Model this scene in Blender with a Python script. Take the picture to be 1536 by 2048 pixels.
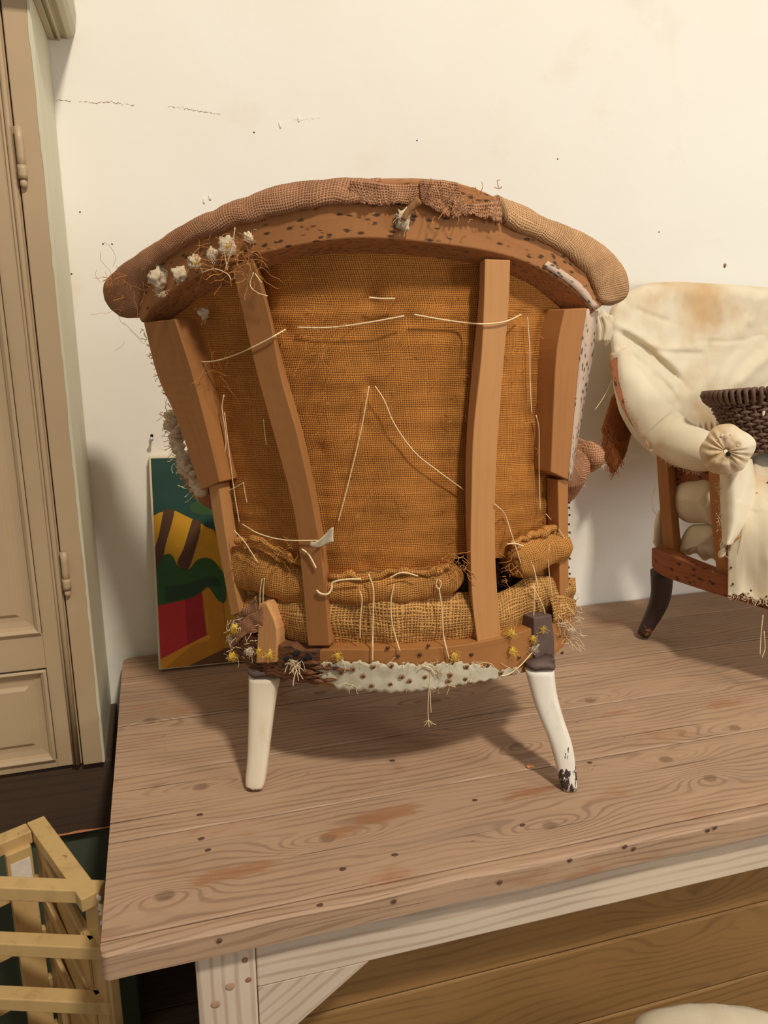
import bpy, bmesh, math, random
import numpy as np
from mathutils import Vector, Matrix, noise as mnoise
for o in list(bpy.data.objects): bpy.data.objects.remove(o)
SC = bpy.context.scene
COL = SC.collection
random.seed(7)

# ------------------------------------------------------------------ camera
FPX = 1540.0
PITCH, ROLL, YAW = math.radians(14.7), math.radians(0.2), math.radians(16.4)
ZT = 0.72                                   # table top height
CAM = np.array([0.0, 0.0, ZT + 0.66])
cp, sp = math.cos(PITCH), math.sin(PITCH)
FW = np.array([math.sin(YAW)*cp, math.cos(YAW)*cp, -sp])
RT0 = np.array([math.cos(YAW), -math.sin(YAW), 0.0])
UP0 = np.cross(RT0, FW)
RT = math.cos(ROLL)*RT0 + math.sin(ROLL)*UP0
UP = -math.sin(ROLL)*RT0 + math.cos(ROLL)*UP0
cd = bpy.data.cameras.new('camera'); cam = bpy.data.objects.new('camera', cd); COL.objects.link(cam)
cd.sensor_fit = 'HORIZONTAL'; cd.sensor_width = 36.0; cd.lens = 36.0*FPX/1536.0
cd.clip_start = 0.02
M = Matrix(((RT[0], UP[0], -FW[0], CAM[0]), (RT[1], UP[1], -FW[1], CAM[1]), (RT[2], UP[2], -FW[2], CAM[2]), (0, 0, 0, 1)))
cam.matrix_world = M
SC.camera = cam
SC.view_settings.view_transform = 'Standard'; SC.view_settings.look = 'None'
SC.view_settings.gamma = 1.0; SC.view_settings.use_curve_mapping = False
SC.view_settings.exposure = -0.10

# ------------------------------------------------------------------ light
W = bpy.data.worlds.new('room_light'); SC.world = W; W.use_nodes = True
W.node_tree.nodes['Background'].inputs[0].default_value = (1.0, 0.955, 0.91, 1)
W.node_tree.nodes['Background'].inputs[1].default_value = 0.34
def window_light(name, loc, target, size, size_y, power, col):
    l = bpy.data.lights.new(name, 'AREA'); l.shape = 'RECTANGLE'; l.size = size; l.size_y = size_y
    l.energy = power; l.color = col
    o = bpy.data.objects.new(name, l); COL.objects.link(o); o.location = loc
    o.rotation_euler = (Vector(target)-Vector(loc)).to_track_quat('-Z', 'Y').to_euler()
    return o
window_light('high_lamp', (0.80, -1.45, 4.4), (0.35, 1.2, 1.0), 0.32, 0.32, 140, (1.0, 0.955, 0.885))
window_light('window_light', (2.4, -0.9, 1.65), (0.2, 1.2, 1.0), 0.55, 0.9, 24, (0.97, 0.97, 1.0))

# ------------------------------------------------------------------ pixel -> place helpers (real distances)
AX = np.array([math.cos(YAW), -math.sin(YAW), 0.0])   # sideways axis of the chair
BX = np.array([math.sin(YAW), math.cos(YAW), 0.0])    # axis pointing away from the viewer
def rays(px):
    px = np.atleast_2d(np.asarray(px, float))
    return FW + np.outer((px[:, 0]-768)/FPX, RT) - np.outer((px[:, 1]-1024)/FPX, UP)
def onz(x, y, z):
    d = rays((x, y))[0]; return CAM + d*(z-CAM[2])/d[2]
def ony(x, y, Y):
    d = rays((x, y))[0]; return CAM + d*(Y-CAM[1])/d[1]
def onb(x, y, b):
    d = rays((x, y))[0]; return CAM + d*b/(d @ BX)
def prm(z):
    t = np.clip((z-0.88)/0.57, 0, 1.2)
    return 0.943-0.043*t, 1.85-0.25*t, 0.005-0.028*t
def S(px, off=0.0):
    """points on the barrel shaped back of the big chair; off = metres into the chair"""
    d = rays(px); n = len(d); off = np.broadcast_to(np.asarray(off, float), (n,))
    db = d @ BX; da = d @ AX
    def g(b):
        t = b/db; z = CAM[2]+d[:, 2]*t; a = da*t
        b0, K, a0 = prm(z)
        return b-b0-K*(a-a0)**2-off
    lo = np.full(n, 0.70); hi = np.full(n, np.nan)
    for b in np.arange(0.70, 1.8, 0.02):
        v = g(np.full(n, b)); m = (v > 0) & np.isnan(hi); hi[m] = b
        lo[np.isnan(hi)] = b
    hi[np.isnan(hi)] = 1.8
    for _ in range(30):
        mid = (lo+hi)/2; v = g(mid) > 0
        hi = np.where(v, mid, hi); lo = np.where(v, lo, mid)
    return CAM + d*(hi/db)[:, None]
def inward(P):
    P = np.atleast_2d(P); a = P @ AX; b0, K, a0 = prm(P[:, 2])
    k = -2*K*(a-a0); v = BX[None, :] + k[:, None]*AX[None, :]
    return v/np.linalg.norm(v, axis=1)[:, None]
def PA(a, z, off=0.0):
    b0, K, a0 = prm(np.array(z)); return AX*a + BX*(b0+K*(a-a0)**2+off) + np.array([0, 0, z])
def resample(pts, n, smooth=True):
    p = np.asarray(pts, float)
    if len(p) == 1: return np.repeat(p, n, 0)
    if smooth and len(p) > 2:
        q = []; ext = np.vstack([2*p[0]-p[1], p, 2*p[-1]-p[-2]])
        for i in range(1, len(ext)-2):
            for t in np.linspace(0, 1, 12, endpoint=False):
                a, b, c, d = ext[i-1:i+3]
                q.append(0.5*((2*b)+(c-a)*t+(2*a-5*b+4*c-d)*t*t+(3*b-a-3*c+d)*t**3))
        q.append(ext[-2]); p = np.array(q)
    s = np.r_[0, np.cumsum(np.linalg.norm(np.diff(p, axis=0), axis=1))]
    t = np.linspace(0, s[-1], n)
    return np.stack([np.interp(t, s, p[:, k]) for k in range(p.shape[1])], 1)
def nz(p, sc=1.0, seed=0.0):
    return mnoise.noise(Vector((p[0]*sc+seed, p[1]*sc-seed*1.7, p[2]*sc+seed*0.3)))

# ------------------------------------------------------------------ object helpers
def empty(name, loc, label, cat, group=None):
    o = bpy.data.objects.new(name, None); COL.objects.link(o); o.location = loc; o.empty_display_size = 0.05
    o['label'] = label; o['category'] = cat
    if group: o['group'] = group
    return o
def wloc(o):
    v = np.zeros(3)
    while o is not None:
        v += np.array(o.location); o = o.parent
    return v
def mesh(name, V, Fc, mat, parent=None, smooth=True, uv=None, label=None, kind=None, bevel=0, subs=0, solid=0, mats=None, mi=None):
    V = np.asarray(V, float)
    if parent is not None: V = V-wloc(parent)
    me = bpy.data.meshes.new(name); me.from_pydata([tuple(v) for v in V], [], [tuple(f) for f in Fc])
    if uv is not None:
        ul = me.uv_layers.new(name='UVMap')
        li = np.zeros(len(me.loops), int); me.loops.foreach_get('vertex_index', li)
        uvv = np.asarray(uv, float)[li] if len(uv) == len(V) else np.asarray(uv, float)
        ul.data.foreach_set('uv', uvv.ravel())
    for m in (mats or [mat]): me.materials.append(m)
    if mi is not None: me.polygons.foreach_set('material_index', mi)
    bm = bmesh.new(); bm.from_mesh(me); bmesh.ops.recalc_face_normals(bm, faces=bm.faces); bm.to_mesh(me); bm.free()
    if smooth: me.polygons.foreach_set('use_smooth', [True]*len(me.polygons))
    o = bpy.data.objects.new(name, me); COL.objects.link(o); o.parent = parent
    if label: o['label'] = label
    if kind: o['kind'] = kind
    if solid:
        m = o.modifiers.new('s', 'SOLIDIFY'); m.thickness = solid; m.offset = 0
    if bevel:
        m = o.modifiers.new('b', 'BEVEL'); m.width = bevel; m.segments = 2; m.limit_method = 'ANGLE'; m.angle_limit = math.radians(35)
    if subs:
        m = o.modifiers.new('u', 'SUBSURF'); m.levels = subs; m.render_levels = subs
    return o
def loft(rings, closed=True, caps=True):
    """rings: list of (k,3). returns V, F, UV(u along, v around) per vertex"""
    k = len(rings[0]); n = len(rings); V = np.vstack(rings); Fc = []; uv = []
    cen = [r.mean(0) for r in rings]; u = 0
    for i in range(n):
        if i: u += np.linalg.norm(cen[i]-cen[i-1])
        per = np.r_[0, np.cumsum(np.linalg.norm(np.diff(rings[i], axis=0), axis=1))]
        for j in range(k): uv.append((u, per[j]))
    kk = k if closed else k-1
    for i in range(n-1):
        for j in range(kk):
            j2 = (j+1) % k
            Fc.append((i*k+j, i*k+j2, (i+1)*k+j2, (i+1)*k+j))
    if caps and closed:
        Fc.append(tuple(range(k))[::-1]); Fc.append(tuple(range((n-1)*k, n*k)))
    return V, Fc, np.array(uv)
def beam(name, rails, n, mat, parent, bevel=0.0015, wob=0.0, **kw):
    R = [resample(r, n) for r in rails]
    rings = [np.array([r[i] for r in R]) for i in range(n)]
    if wob:
        for i, r in enumerate(rings):
            for j in range(len(r)): r[j] += wob*np.array([nz(r[j], 60, 1), nz(r[j], 60, 5), nz(r[j], 60, 9)])
    V, Fc, uv = loft(rings)
    return mesh(name, V, Fc, mat, parent, smooth=kw.pop('smooth', False), uv=uv, bevel=bevel, **kw)
def tube_geo(P, r, sides=8, caps=True):
    P = np.asarray(P, float); n = len(P); r = np.broadcast_to(np.asarray(r, float), (n,))
    T = np.gradient(P, axis=0); T /= np.linalg.norm(T, axis=1)[:, None]+1e-12
    up = np.array([0, 0, 1.0]) if abs(T[0][2]) < .9 else np.array([1.0, 0, 0])
    N = up-T[0]*(up @ T[0]); N /= np.linalg.norm(N); rings = []
    for i in range(n):
        N = N-T[i]*(N @ T[i]); N /= np.linalg.norm(N)+1e-12; B = np.cross(T[i], N)
        a = np.arange(sides)*2*math.pi/sides
        rings.append(P[i]+r[i]*(np.outer(np.cos(a), N)+np.outer(np.sin(a), B)))
    return loft(rings, True, caps)
def tube(name, P, r, mat, parent, sides=8, n=None, **kw):
    if n:
        P = resample(P, n)
        if np.ndim(r): r = np.interp(np.linspace(0, 1, n), np.linspace(0, 1, len(r)), r)
    V, Fc, uv = tube_geo(P, r, sides)
    return mesh(name, V, Fc, mat, parent, uv=uv, **kw)
class Bag:
    def __init__(s): s.V = []; s.F = []; s.uv = []; s.n = 0
    def add(s, V, Fc, uv=None):
        s.V.append(V); s.F += [tuple(i+s.n for i in f) for f in Fc]; s.uv.append(uv if uv is not None else np.zeros((len(V), 2))); s.n += len(V)
    def build(s, name, mat, parent, **kw):
        return mesh(name, np.vstack(s.V), s.F, mat, parent, uv=np.vstack(s.uv), **kw)
def grid(name, fn, nu, nv, mat, parent, flip=False, **kw):
    V = []; uv = []
    for j in range(nv):
        for i in range(nu):
            V.append(fn(i/(nu-1), j/(nv-1)))
    V = np.array(V).reshape(nv, nu, 3)
    du = np.concatenate([np.zeros((nv, 1)), np.cumsum(np.linalg.norm(np.diff(V, axis=1), axis=2), 1)], 1)
    dv = np.concatenate([np.zeros((1, nu)), np.cumsum(np.linalg.norm(np.diff(V, axis=0), axis=2), 0)], 0)
    c = nu//2
    U = du-du[:, c:c+1]; Vv = np.repeat(dv[:, c:c+1], nu, 1)
    uv = np.stack([U, Vv], 2).reshape(-1, 2)
    Fc = [(j*nu+i, j*nu+i+1, (j+1)*nu+i+1, (j+1)*nu+i) for j in range(nv-1) for i in range(nu-1)]
    return mesh(name, V.reshape(-1, 3), Fc, mat, parent, uv=uv, **kw)
def box_geo(c, ax, ay, az):
    """centre and three half-axis vectors"""
    c, ax, ay, az = map(lambda q: np.asarray(q, float), (c, ax, ay, az))
    V = [c+sx*ax+sy*ay+sz*az for sx in (-1, 1) for sy in (-1, 1) for sz in (-1, 1)]
    Fc = [(0, 1, 3, 2), (4, 6, 7, 5), (0, 4, 5, 1), (2, 3, 7, 6), (0, 2, 6, 4), (1, 5, 7, 3)]
    return np.array(V), Fc
def box(name, lo, hi, mat, parent=None, long=0, bevel=0.002, **kw):
    """axis aligned board; long = axis along the grain"""
    lo = np.array(lo, float); hi = np.array(hi, float); c = (lo+hi)/2; h = (hi-lo)/2
    V, Fc = box_geo(c, [h[0], 0, 0], [0, h[1], 0], [0, 0, h[2]])
    return board(name, V, Fc, np.eye(3)[long], mat, parent, bevel=bevel, **kw)
def board(name, V, Fc, g, mat, parent, bevel=0.002, **kw):
    g = np.asarray(g, float); g = g/np.linalg.norm(g); uv = []
    for f in Fc:
        p = V[list(f)]; n = np.cross(p[1]-p[0], p[2]-p[0]); n /= np.linalg.norm(n)+1e-12
        b = np.cross(n, g)
        if np.linalg.norm(b) < .3:
            t = np.array([0, 0, 1.0]) if abs(g[2]) < .9 else np.array([1.0, 0, 0]); uu = np.cross(n, t); b = np.cross(n, uu)
            for q in p: uv.append((q @ uu*0.2, q @ b))
        else:
            b /= np.linalg.norm(b)
            for q in p: uv.append((q @ g, q @ b))
    return mesh(name, V, Fc, mat, parent, smooth=False, uv=uv, bevel=bevel, **kw)
def blob_geo(c, r, seed=0, amp=.3, sub=2, fr=1.2, squash=(1, 1, 1)):
    bm = bmesh.new(); bmesh.ops.create_icosphere(bm, subdivisions=sub, radius=1)
    V = np.array([v.co for v in bm.verts]); Fc = [tuple(v.index for v in f.verts) for f in bm.faces]; bm.free()
    d = np.array([1+amp*nz(v, fr, seed*3.1)+amp*.5*nz(v, fr*2.7, seed*1.3) for v in V])
    return np.asarray(c)+V*d[:, None]*np.asarray(r)*np.asarray(squash), Fc
def strand(p, d, L, curl=1.0, n=7):
    """a loose thread: start, direction, length"""
    P = [np.array(p, float)]; d = np.array(d, float); d /= np.linalg.norm(d)+1e-9
    for i in range(n-1):
        d = d+curl*np.array([random.gauss(0, .35), random.gauss(0, .35), random.gauss(0, .35)-.04]); d /= np.linalg.norm(d)
        P.append(P[-1]+d*L/(n-1))
    return np.array(P)

# ------------------------------------------------------------------ materials
def lin(r, g, b):
    f = lambda c: (c/255/12.92 if c/255 <= .04045 else ((c/255+.055)/1.055)**2.4)
    return (f(r), f(g), f(b), 1)
class NT:
    def __init__(s, name):
        s.m = bpy.data.materials.new(name); s.m.use_nodes = True; s.t = s.m.node_tree; s.b = s.t.nodes['Principled BSDF']
    def n(s, ty, **kw):
        x = s.t.nodes.new(ty)
        for k, v in kw.items(): setattr(x, k, v)
        return x
    def l(s, a, b): s.t.links.new(a, b)
    def put(s, sock, v):
        if hasattr(v, 'links') or isinstance(v, bpy.types.NodeSocket): s.l(v, sock)
        else: sock.default_value = v
    def math(s, op, a, b=0.0, c=None, clamp=False):
        x = s.n('ShaderNodeMath', operation=op, use_clamp=clamp); s.put(x.inputs[0], a); s.put(x.inputs[1], b)
        if c is not None: s.put(x.inputs[2], c)
        return x.outputs[0]
    def mix(s, f, a, b, bt='MIX'):
        x = s.n('ShaderNodeMix', data_type='RGBA', blend_type=bt); s.put(x.inputs[0], f); s.put(x.inputs[6], a); s.put(x.inputs[7], b)
        return x.outputs[2]
    def noise(s, vec, scale, detail=3, rough=.55, dist=0.0):
        x = s.n('ShaderNodeTexNoise'); s.l(vec, x.inputs['Vector']); x.inputs['Scale'].default_value = scale
        x.inputs['Detail'].default_value = detail; x.inputs['Roughness'].default_value = rough; x.inputs['Distortion'].default_value = dist
        return x.outputs['Fac']
    def ramp(s, f, lo, hi, smooth=True):
        x = s.n('ShaderNodeMapRange', interpolation_type='SMOOTHSTEP' if smooth else 'LINEAR'); s.put(x.inputs[0], f)
        x.inputs[1].default_value = lo; x.inputs[2].default_value = hi; return x.outputs[0]
    def uvrand(s, k=7.0):
        tc = s.n('ShaderNodeTexCoord'); oi = s.n('ShaderNodeObjectInfo')
        c = s.n('ShaderNodeCombineXYZ'); s.l(s.math('MULTIPLY', oi.outputs['Random'], k), c.inputs[0]); s.l(s.math('MULTIPLY', oi.outputs['Random'], k*3.3), c.inputs[1])
        a = s.n('ShaderNodeVectorMath', operation='ADD'); s.l(tc.outputs['UV'], a.inputs[0]); s.l(c.outputs[0], a.inputs[1])
        s.rnd = oi.outputs['Random']; s.obj = tc.outputs['Object']; s.uv0 = tc.outputs['UV']
        return a.outputs[0]
    def scale(s, v, sc):
        x = s.n('ShaderNodeVectorMath', operation='MULTIPLY'); s.l(v, x.inputs[0]); x.inputs[1].default_value = sc; return x.outputs[0]
    def sep(s, v):
        x = s.n('ShaderNodeSeparateXYZ'); s.l(v, x.inputs[0]); return x.outputs
    def done(s, col, rough=.8, bump=None, dist=.001, strength=.6, spec=.3):
        s.put(s.b.inputs['Base Color'], col); s.put(s.b.inputs['Roughness'], rough)
        s.b.inputs['Specular IOR Level'].default_value = spec
        if bump is not None:
            x = s.n('ShaderNodeBump'); x.inputs['Strength'].default_value = strength; x.inputs['Distance'].default_value = dist
            s.l(bump, x.inputs['Height']); s.l(x.outputs[0], s.b.inputs['Normal'])
        return s.m
KNOTS = [(655, 1676), (1035, 1490), (402, 1573), (1332, 1518), (1420, 1556), (640, 1385), (1180, 1400), (300, 1440), (870, 1400), (1100, 1650), (330, 1790), (1470, 1455)]
SPILLS = [((775, 1628), (.055, .020)), ((470, 1745), (.06, .014)), ((1060, 1585), (.05, .010)), ((690, 1660), (.03, .012))]
def wood(name, light, dark, ring=120.0, warp=.02, rough=.65, grainy=.35, spots=None, spec=.3, ringmix=.5, stain=None, knots=False, worn=False):
    m = NT(name); uv = m.uvrand()
    s = m.sep(uv); u, v = s[0], s[1]
    lowf = m.noise(m.scale(uv, (2.2, 9, 1)), 1.0, 3)
    vv = m.math('ADD', v, m.math('MULTIPLY', m.math('SUBTRACT', lowf, .5), warp))
    kn = None
    if worn:
        o3 = m.sep(m.obj); core = None
        for i_, q_ in enumerate(KNOTS):
            q = onz(q_[0], q_[1], ZT); dx = m.math('SUBTRACT', o3[0], q[0]-.9); dy = m.math('SUBTRACT', o3[1], q[1]-1.1)
            dx2 = m.math('MULTIPLY', dx, dx); dy2 = m.math('MULTIPLY', dy, dy); L_ = (.075, .05, .095)[i_ % 3]
            e = m.math('POWER', 2.718, m.math('MULTIPLY', m.math('ADD', m.math('MULTIPLY', dx2, 1/L_**2), m.math('MULTIPLY', dy2, 1/.019**2)), -1.0))
            vv = m.math('ADD', vv, m.math('MULTIPLY', e, (.055, -.045, .05)[i_ % 3]))
            r_ = m.math('SQRT', m.math('ADD', m.math('MULTIPLY', dx2, .45), dy2))
            k = m.math('SUBTRACT', 1.0, m.ramp(m.math('ADD', r_, m.math('MULTIPLY', m.math('SUBTRACT', m.noise(uv, 90, 2), .5), .006)), .005, .010))
            core = k if core is None else m.math('MAXIMUM', core, k)
        kn = core
    elif knots:
        vo = m.n('ShaderNodeTexVoronoi', feature='F1'); m.l(m.scale(uv, (2.9, 8.0, 1)), vo.inputs['Vector']); vo.inputs['Scale'].default_value = 1.0
        vo.inputs['Randomness'].default_value = 1.0
        sel = m.math('GREATER_THAN', m.sep(vo.outputs['Color'])[0], .30)
        d2 = m.math('MULTIPLY', vo.outputs['Distance'], vo.outputs['Distance'])
        bumpk = m.math('MULTIPLY', m.math('POWER', 2.718, m.math('MULTIPLY', d2, -14.0)), sel)
        vv = m.math('ADD', vv, m.math('MULTIPLY', bumpk, .055))
        dn = m.math('ADD', vo.outputs['Distance'], m.math('MULTIPLY', m.math('SUBTRACT', m.noise(uv, 60, 2), .5), .05))
        kn = m.math('MULTIPLY', m.math('SUBTRACT', 1.0, m.ramp(dn, .035, .075)), sel)
    w = m.math('SINE', m.math('MULTIPLY', vv, ring*6.283))
    w = m.ramp(w, .1, 1.0)
    fine = m.noise(m.scale(uv, (9, 330, 1)), 1.0, 3, .6)
    blot = m.noise(m.scale(uv, (4, 14, 1)), 1.0, 4, .6)
    f = m.math('ADD', m.math('MULTIPLY', w, m.math('MULTIPLY', ringmix, m.ramp(blot, .25, .7))), m.math('MULTIPLY', m.math('SUBTRACT', fine, .35), grainy), clamp=True)
    col = m.mix(f, light, dark)
    col = m.mix(m.math('MULTIPLY', m.ramp(blot, .35, .8), .5), col, tuple(x*.72 for x in light[:3])+(1,))
    hv = m.n('ShaderNodeHueSaturation'); hv.inputs['Saturation'].default_value = 1.0
    m.l(m.math('ADD', .9, m.math('MULTIPLY', m.rnd, .2)), hv.inputs['Value']); m.l(col, hv.inputs['Color']); col = hv.outputs[0]
    h = m.math('SUBTRACT', 1.0, f)
    if kn is not None:
        col = m.mix(m.math('MULTIPLY', kn, .55 if worn else .75), col, tuple(x*(.8 if worn else .45) for x in dark[:3])+(1,))
    if stain:
        col = m.mix(m.math('MULTIPLY', m.ramp(m.noise(m.scale(uv, (3, 7, 1)), 1.7, 4, .65), .56, .72), .75), col, stain)
    if worn:       # scrubbed surface: dark cracks along the grain, grey dirt, one brown spill
        ck = m.ramp(m.noise(m.scale(uv, (2.4, 190, 1)), 1.0, 2, .5), .66, .73)
        col = m.mix(m.math('MULTIPLY', ck, .8), col, lin(70, 46, 33)); h = m.math('SUBTRACT', h, ck)
        gr = m.ramp(m.noise(m.scale(uv, (1.6, 20, 1)), 1.0, 5, .65), .52, .74)
        col = m.mix(m.math('MULTIPLY', gr, .45), col, lin(140, 116, 98))
        fl = m.ramp(m.noise(m.scale(uv, (26, 70, 1)), 1.0, 3, .6), .69, .74)
        col = m.mix(m.math('MULTIPLY', fl, .55), col, lin(96, 62, 42))
        o3 = m.sep(m.obj)
        wob = m.math('MULTIPLY', m.math('SUBTRACT', m.noise(m.scale(uv, (14, 90, 1)), 1.0, 5, .7), .5), .13)
        for (px_, py_), (hx, hy) in SPILLS:
            q = onz(px_, py_, ZT); dx = m.math('ABSOLUTE', m.math('ADD', m.math('SUBTRACT', o3[0], q[0]-.9), wob)); dy = m.math('ABSOLUTE', m.math('ADD', m.math('SUBTRACT', o3[1], q[1]-1.1), m.math('MULTIPLY', wob, .5)))
            k = m.math('MULTIPLY', m.ramp(dx, hx, hx*.5), m.ramp(dy, hy, hy*.35))
            col = m.mix(m.math('MULTIPLY', k, .62), col, lin(150, 96, 58))
    if spots:      # old tack holes, black smudges stretched along the wood
        vo = m.n('ShaderNodeTexVoronoi', feature='F1'); m.l(m.scale(uv, (spots[0], spots[1], 1)), vo.inputs['Vector']); vo.inputs['Scale'].default_value = 1.0
        dn = m.math('ADD', vo.outputs['Distance'], m.math('MULTIPLY', m.math('SUBTRACT', m.noise(m.scale(uv, (150, 400, 1)), 1.0, 3), .5), .42))
        msk = m.ramp(m.noise(m.scale(uv, (9, 30, 1)), 1.0, 2), .30, .55)
        r = m.sep(vo.outputs['Color'])[0]
        k = m.math('MULTIPLY', m.math('SUBTRACT', 1.0, m.ramp(dn, .14, .42)), m.math('GREATER_THAN', m.math('MULTIPLY', msk, 1.2), r))
        col = m.mix(m.math('MULTIPLY', k, .85), col, lin(38, 28, 24))
        h = m.math('SUBTRACT', h, m.math('MULTIPLY', k, 1.5))
    return m.done(col, m.math('ADD', rough, m.math('MULTIPLY', f, .15)), h, .0006, .5, spec)
def burlap(name, thread, deep, pitch=.0026, contrast=.85, stain=None, wobble=.35, thin=.0):
    m = NT(name); tc = m.n('ShaderNodeTexCoord'); uv = tc.outputs['UV']; s = m.sep(uv)
    n1 = m.noise(m.scale(uv, (14, 60, 1)), 1.0, 2); n2 = m.noise(m.scale(uv, (60, 14, 1)), 1.0, 2)
    n3 = m.noise(uv, 9, 2)
    uu = m.math('ADD', m.math('DIVIDE', s[0], pitch), m.math('MULTIPLY', m.math('ADD', n2, n3), 2.2*wobble/.35*1.0))
    vv = m.math('ADD', m.math('DIVIDE', s[1], pitch), m.math('MULTIPLY', m.math('ADD', n1, n3), 2.2*wobble/.35*1.0))
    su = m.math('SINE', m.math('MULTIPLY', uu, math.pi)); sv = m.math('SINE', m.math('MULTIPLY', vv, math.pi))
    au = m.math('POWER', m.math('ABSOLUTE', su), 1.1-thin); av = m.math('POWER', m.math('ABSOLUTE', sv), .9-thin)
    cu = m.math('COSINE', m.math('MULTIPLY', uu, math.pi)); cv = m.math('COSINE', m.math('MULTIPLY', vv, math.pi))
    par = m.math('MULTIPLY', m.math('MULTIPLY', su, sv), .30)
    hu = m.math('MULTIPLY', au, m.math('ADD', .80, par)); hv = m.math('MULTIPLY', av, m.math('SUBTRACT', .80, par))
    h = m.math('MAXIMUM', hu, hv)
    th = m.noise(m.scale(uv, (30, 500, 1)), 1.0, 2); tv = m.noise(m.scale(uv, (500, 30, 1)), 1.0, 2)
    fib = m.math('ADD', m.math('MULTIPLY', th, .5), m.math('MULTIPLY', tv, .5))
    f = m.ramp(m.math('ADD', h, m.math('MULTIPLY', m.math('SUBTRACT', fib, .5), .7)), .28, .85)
    big = m.noise(uv, 14, 4, .6)
    c = m.mix(m.ramp(big, .3, .75), tuple(x*1.12 for x in thread[:3])+(1,), tuple(x*.78 for x in thread[:3])+(1,))
    if stain: c = m.mix(m.math('MULTIPLY', m.ramp(m.noise(uv, 5, 3), .5, .75), .7), c, stain)
    slub = m.ramp(m.noise(m.scale(uv, (18, 420, 1)), 1.0, 1), .66, .76)
    c = m.mix(m.math('MULTIPLY', slub, .35), c, tuple(min(1, x*1.7) for x in thread[:3])+(1,))
    fleck = m.ramp(m.noise(m.scale(uv, (160, 90, 1)), 1.0, 2), .70, .76)
    c = m.mix(m.math('MULTIPLY', fleck, .6), c, tuple(x*.25 for x in thread[:3])+(1,))
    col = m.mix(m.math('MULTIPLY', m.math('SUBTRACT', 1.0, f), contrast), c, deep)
    return m.done(col, .95, h, pitch*.45, .8, .1)
def cloth(name, base, stain, amt=.6, sc=6, bumpd=.0004, weave=.0009):
    m = NT(name); tc = m.n('ShaderNodeTexCoord'); uv = tc.outputs['UV']; ob = tc.outputs['Object']
    b = m.noise(ob, sc, 4, .6); st = m.ramp(b, .45, .72)
    col = m.mix(m.math('MULTIPLY', st, amt), base, stain)
    s = m.sep(uv)
    su = m.math('SINE', m.math('MULTIPLY', s[0], 6.283/weave)); sv = m.math('SINE', m.math('MULTIPLY', s[1], 6.283/weave))
    h = m.math('ADD', m.math('MULTIPLY', su, .3), m.math('MULTIPLY', sv, .3))
    h = m.math('ADD', h, m.math('MULTIPLY', m.noise(ob, 70, 3), 1.2))
    m.b.inputs['Sheen Weight'].default_value = .15
    return m.done(col, .9, h, bumpd, .6, .15)
def plain(name, base, var=.2, rough=.7, sc=40, bumpd=.0005, spec=.3, metallic=0):
    m = NT(name); tc = m.n('ShaderNodeTexCoord'); b = m.noise(tc.outputs['Object'], sc, 4, .6)
    col = m.mix(b, tuple(x*(1+var) for x in base[:3])+(1,), tuple(x*(1-var) for x in base[:3])+(1,))
    m.b.inputs['Metallic'].default_value = metallic
    return m.done(col, rough, b, bumpd, .5, spec)
def paint(name, base, chip, lo=.66, sc=30, zgrad=None, rough=.45, streak=False, grime=None):
    m = NT(name); tc = m.n('ShaderNodeTexCoord'); ob = tc.outputs['Object']
    v = m.scale(ob, (1, 1, .35)) if streak else ob
    n = m.noise(v, sc, 5, .7)
    if zgrad:
        g = m.ramp(m.sep(ob)[2], zgrad[1], zgrad[0]); n = m.math('ADD', n, m.math('MULTIPLY', g, zgrad[2]))
    k = m.ramp(n, lo, lo+.03)
    b2 = m.noise(ob, 11, 3)
    c = m.mix(b2, tuple(min(1, x*1.06) for x in base[:3])+(1,), tuple(x*.9 for x in base[:3])+(1,))
    if grime: c = m.mix(m.math('MULTIPLY', m.ramp(m.noise(m.scale(ob, (1, 1, .3)), 24, 4, .65), .5, .75), .7), c, grime)
    col = m.mix(k, c, chip)
    h = m.math('SUBTRACT', m.math('MULTIPLY', m.noise(m.scale(ob, (1, 1, .2)), 60, 3), .25), k)
    return m.done(col, rough, h, .0006, .5, .35)

M_chairwood = wood('beech_frame', lin(172, 114, 60), lin(140, 87, 42), ring=70, warp=.012, rough=.6, grainy=.28, ringmix=.15)
M_chairwood2 = wood('beech_frame_pale', lin(190, 134, 78), lin(160, 104, 56), ring=70, warp=.012, rough=.6, grainy=.28, ringmix=.15)
M_tacked = wood('tacked_rail', lin(176, 117, 66), lin(142, 88, 46), ring=60, rough=.75, grainy=.3, ringmix=.15, spots=(72, 165))
M_tackedp = wood('pale_tacked_rail', lin(214, 184, 156), lin(170, 124, 92), ring=60, rough=.8, grainy=.3, ringmix=.1, spots=(95, 190))
M_rotten = wood('splintered_wood', lin(128, 82, 50), lin(62, 38, 24), ring=140, warp=.05, rough=.9, grainy=.7, ringmix=.7, spots=(60, 120))
M_fresh = wood('pale_wedge', lin(206, 150, 92), lin(176, 116, 66), ring=120, rough=.7, grainy=.3, ringmix=.25)
M_table = wood('old_pine_top', lin(178, 144, 112), lin(106, 75, 53), ring=95, warp=.075, rough=.6, grainy=.50, ringmix=.60, stain=lin(156, 106, 70), knots=True, worn=True)
M_apron = wood('planed_pine', lin(216, 194, 166), lin(158, 120, 90), ring=70, warp=.035, rough=.6, grainy=.25, ringmix=.6)
M_panel = wood('amber_pine', lin(154, 115, 66), lin(94, 61, 33), ring=60, warp=.06, rough=.55, grainy=.3, ringmix=.45, knots=True)
M_darkwood = wood('dark_brown_wood', lin(84, 64, 48), lin(56, 40, 30), ring=60, rough=.6, grainy=.5)
M_floor = wood('dark_floor_wood', lin(112, 92, 76), lin(76, 60, 48), ring=50, rough=.7, grainy=.4)
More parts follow.
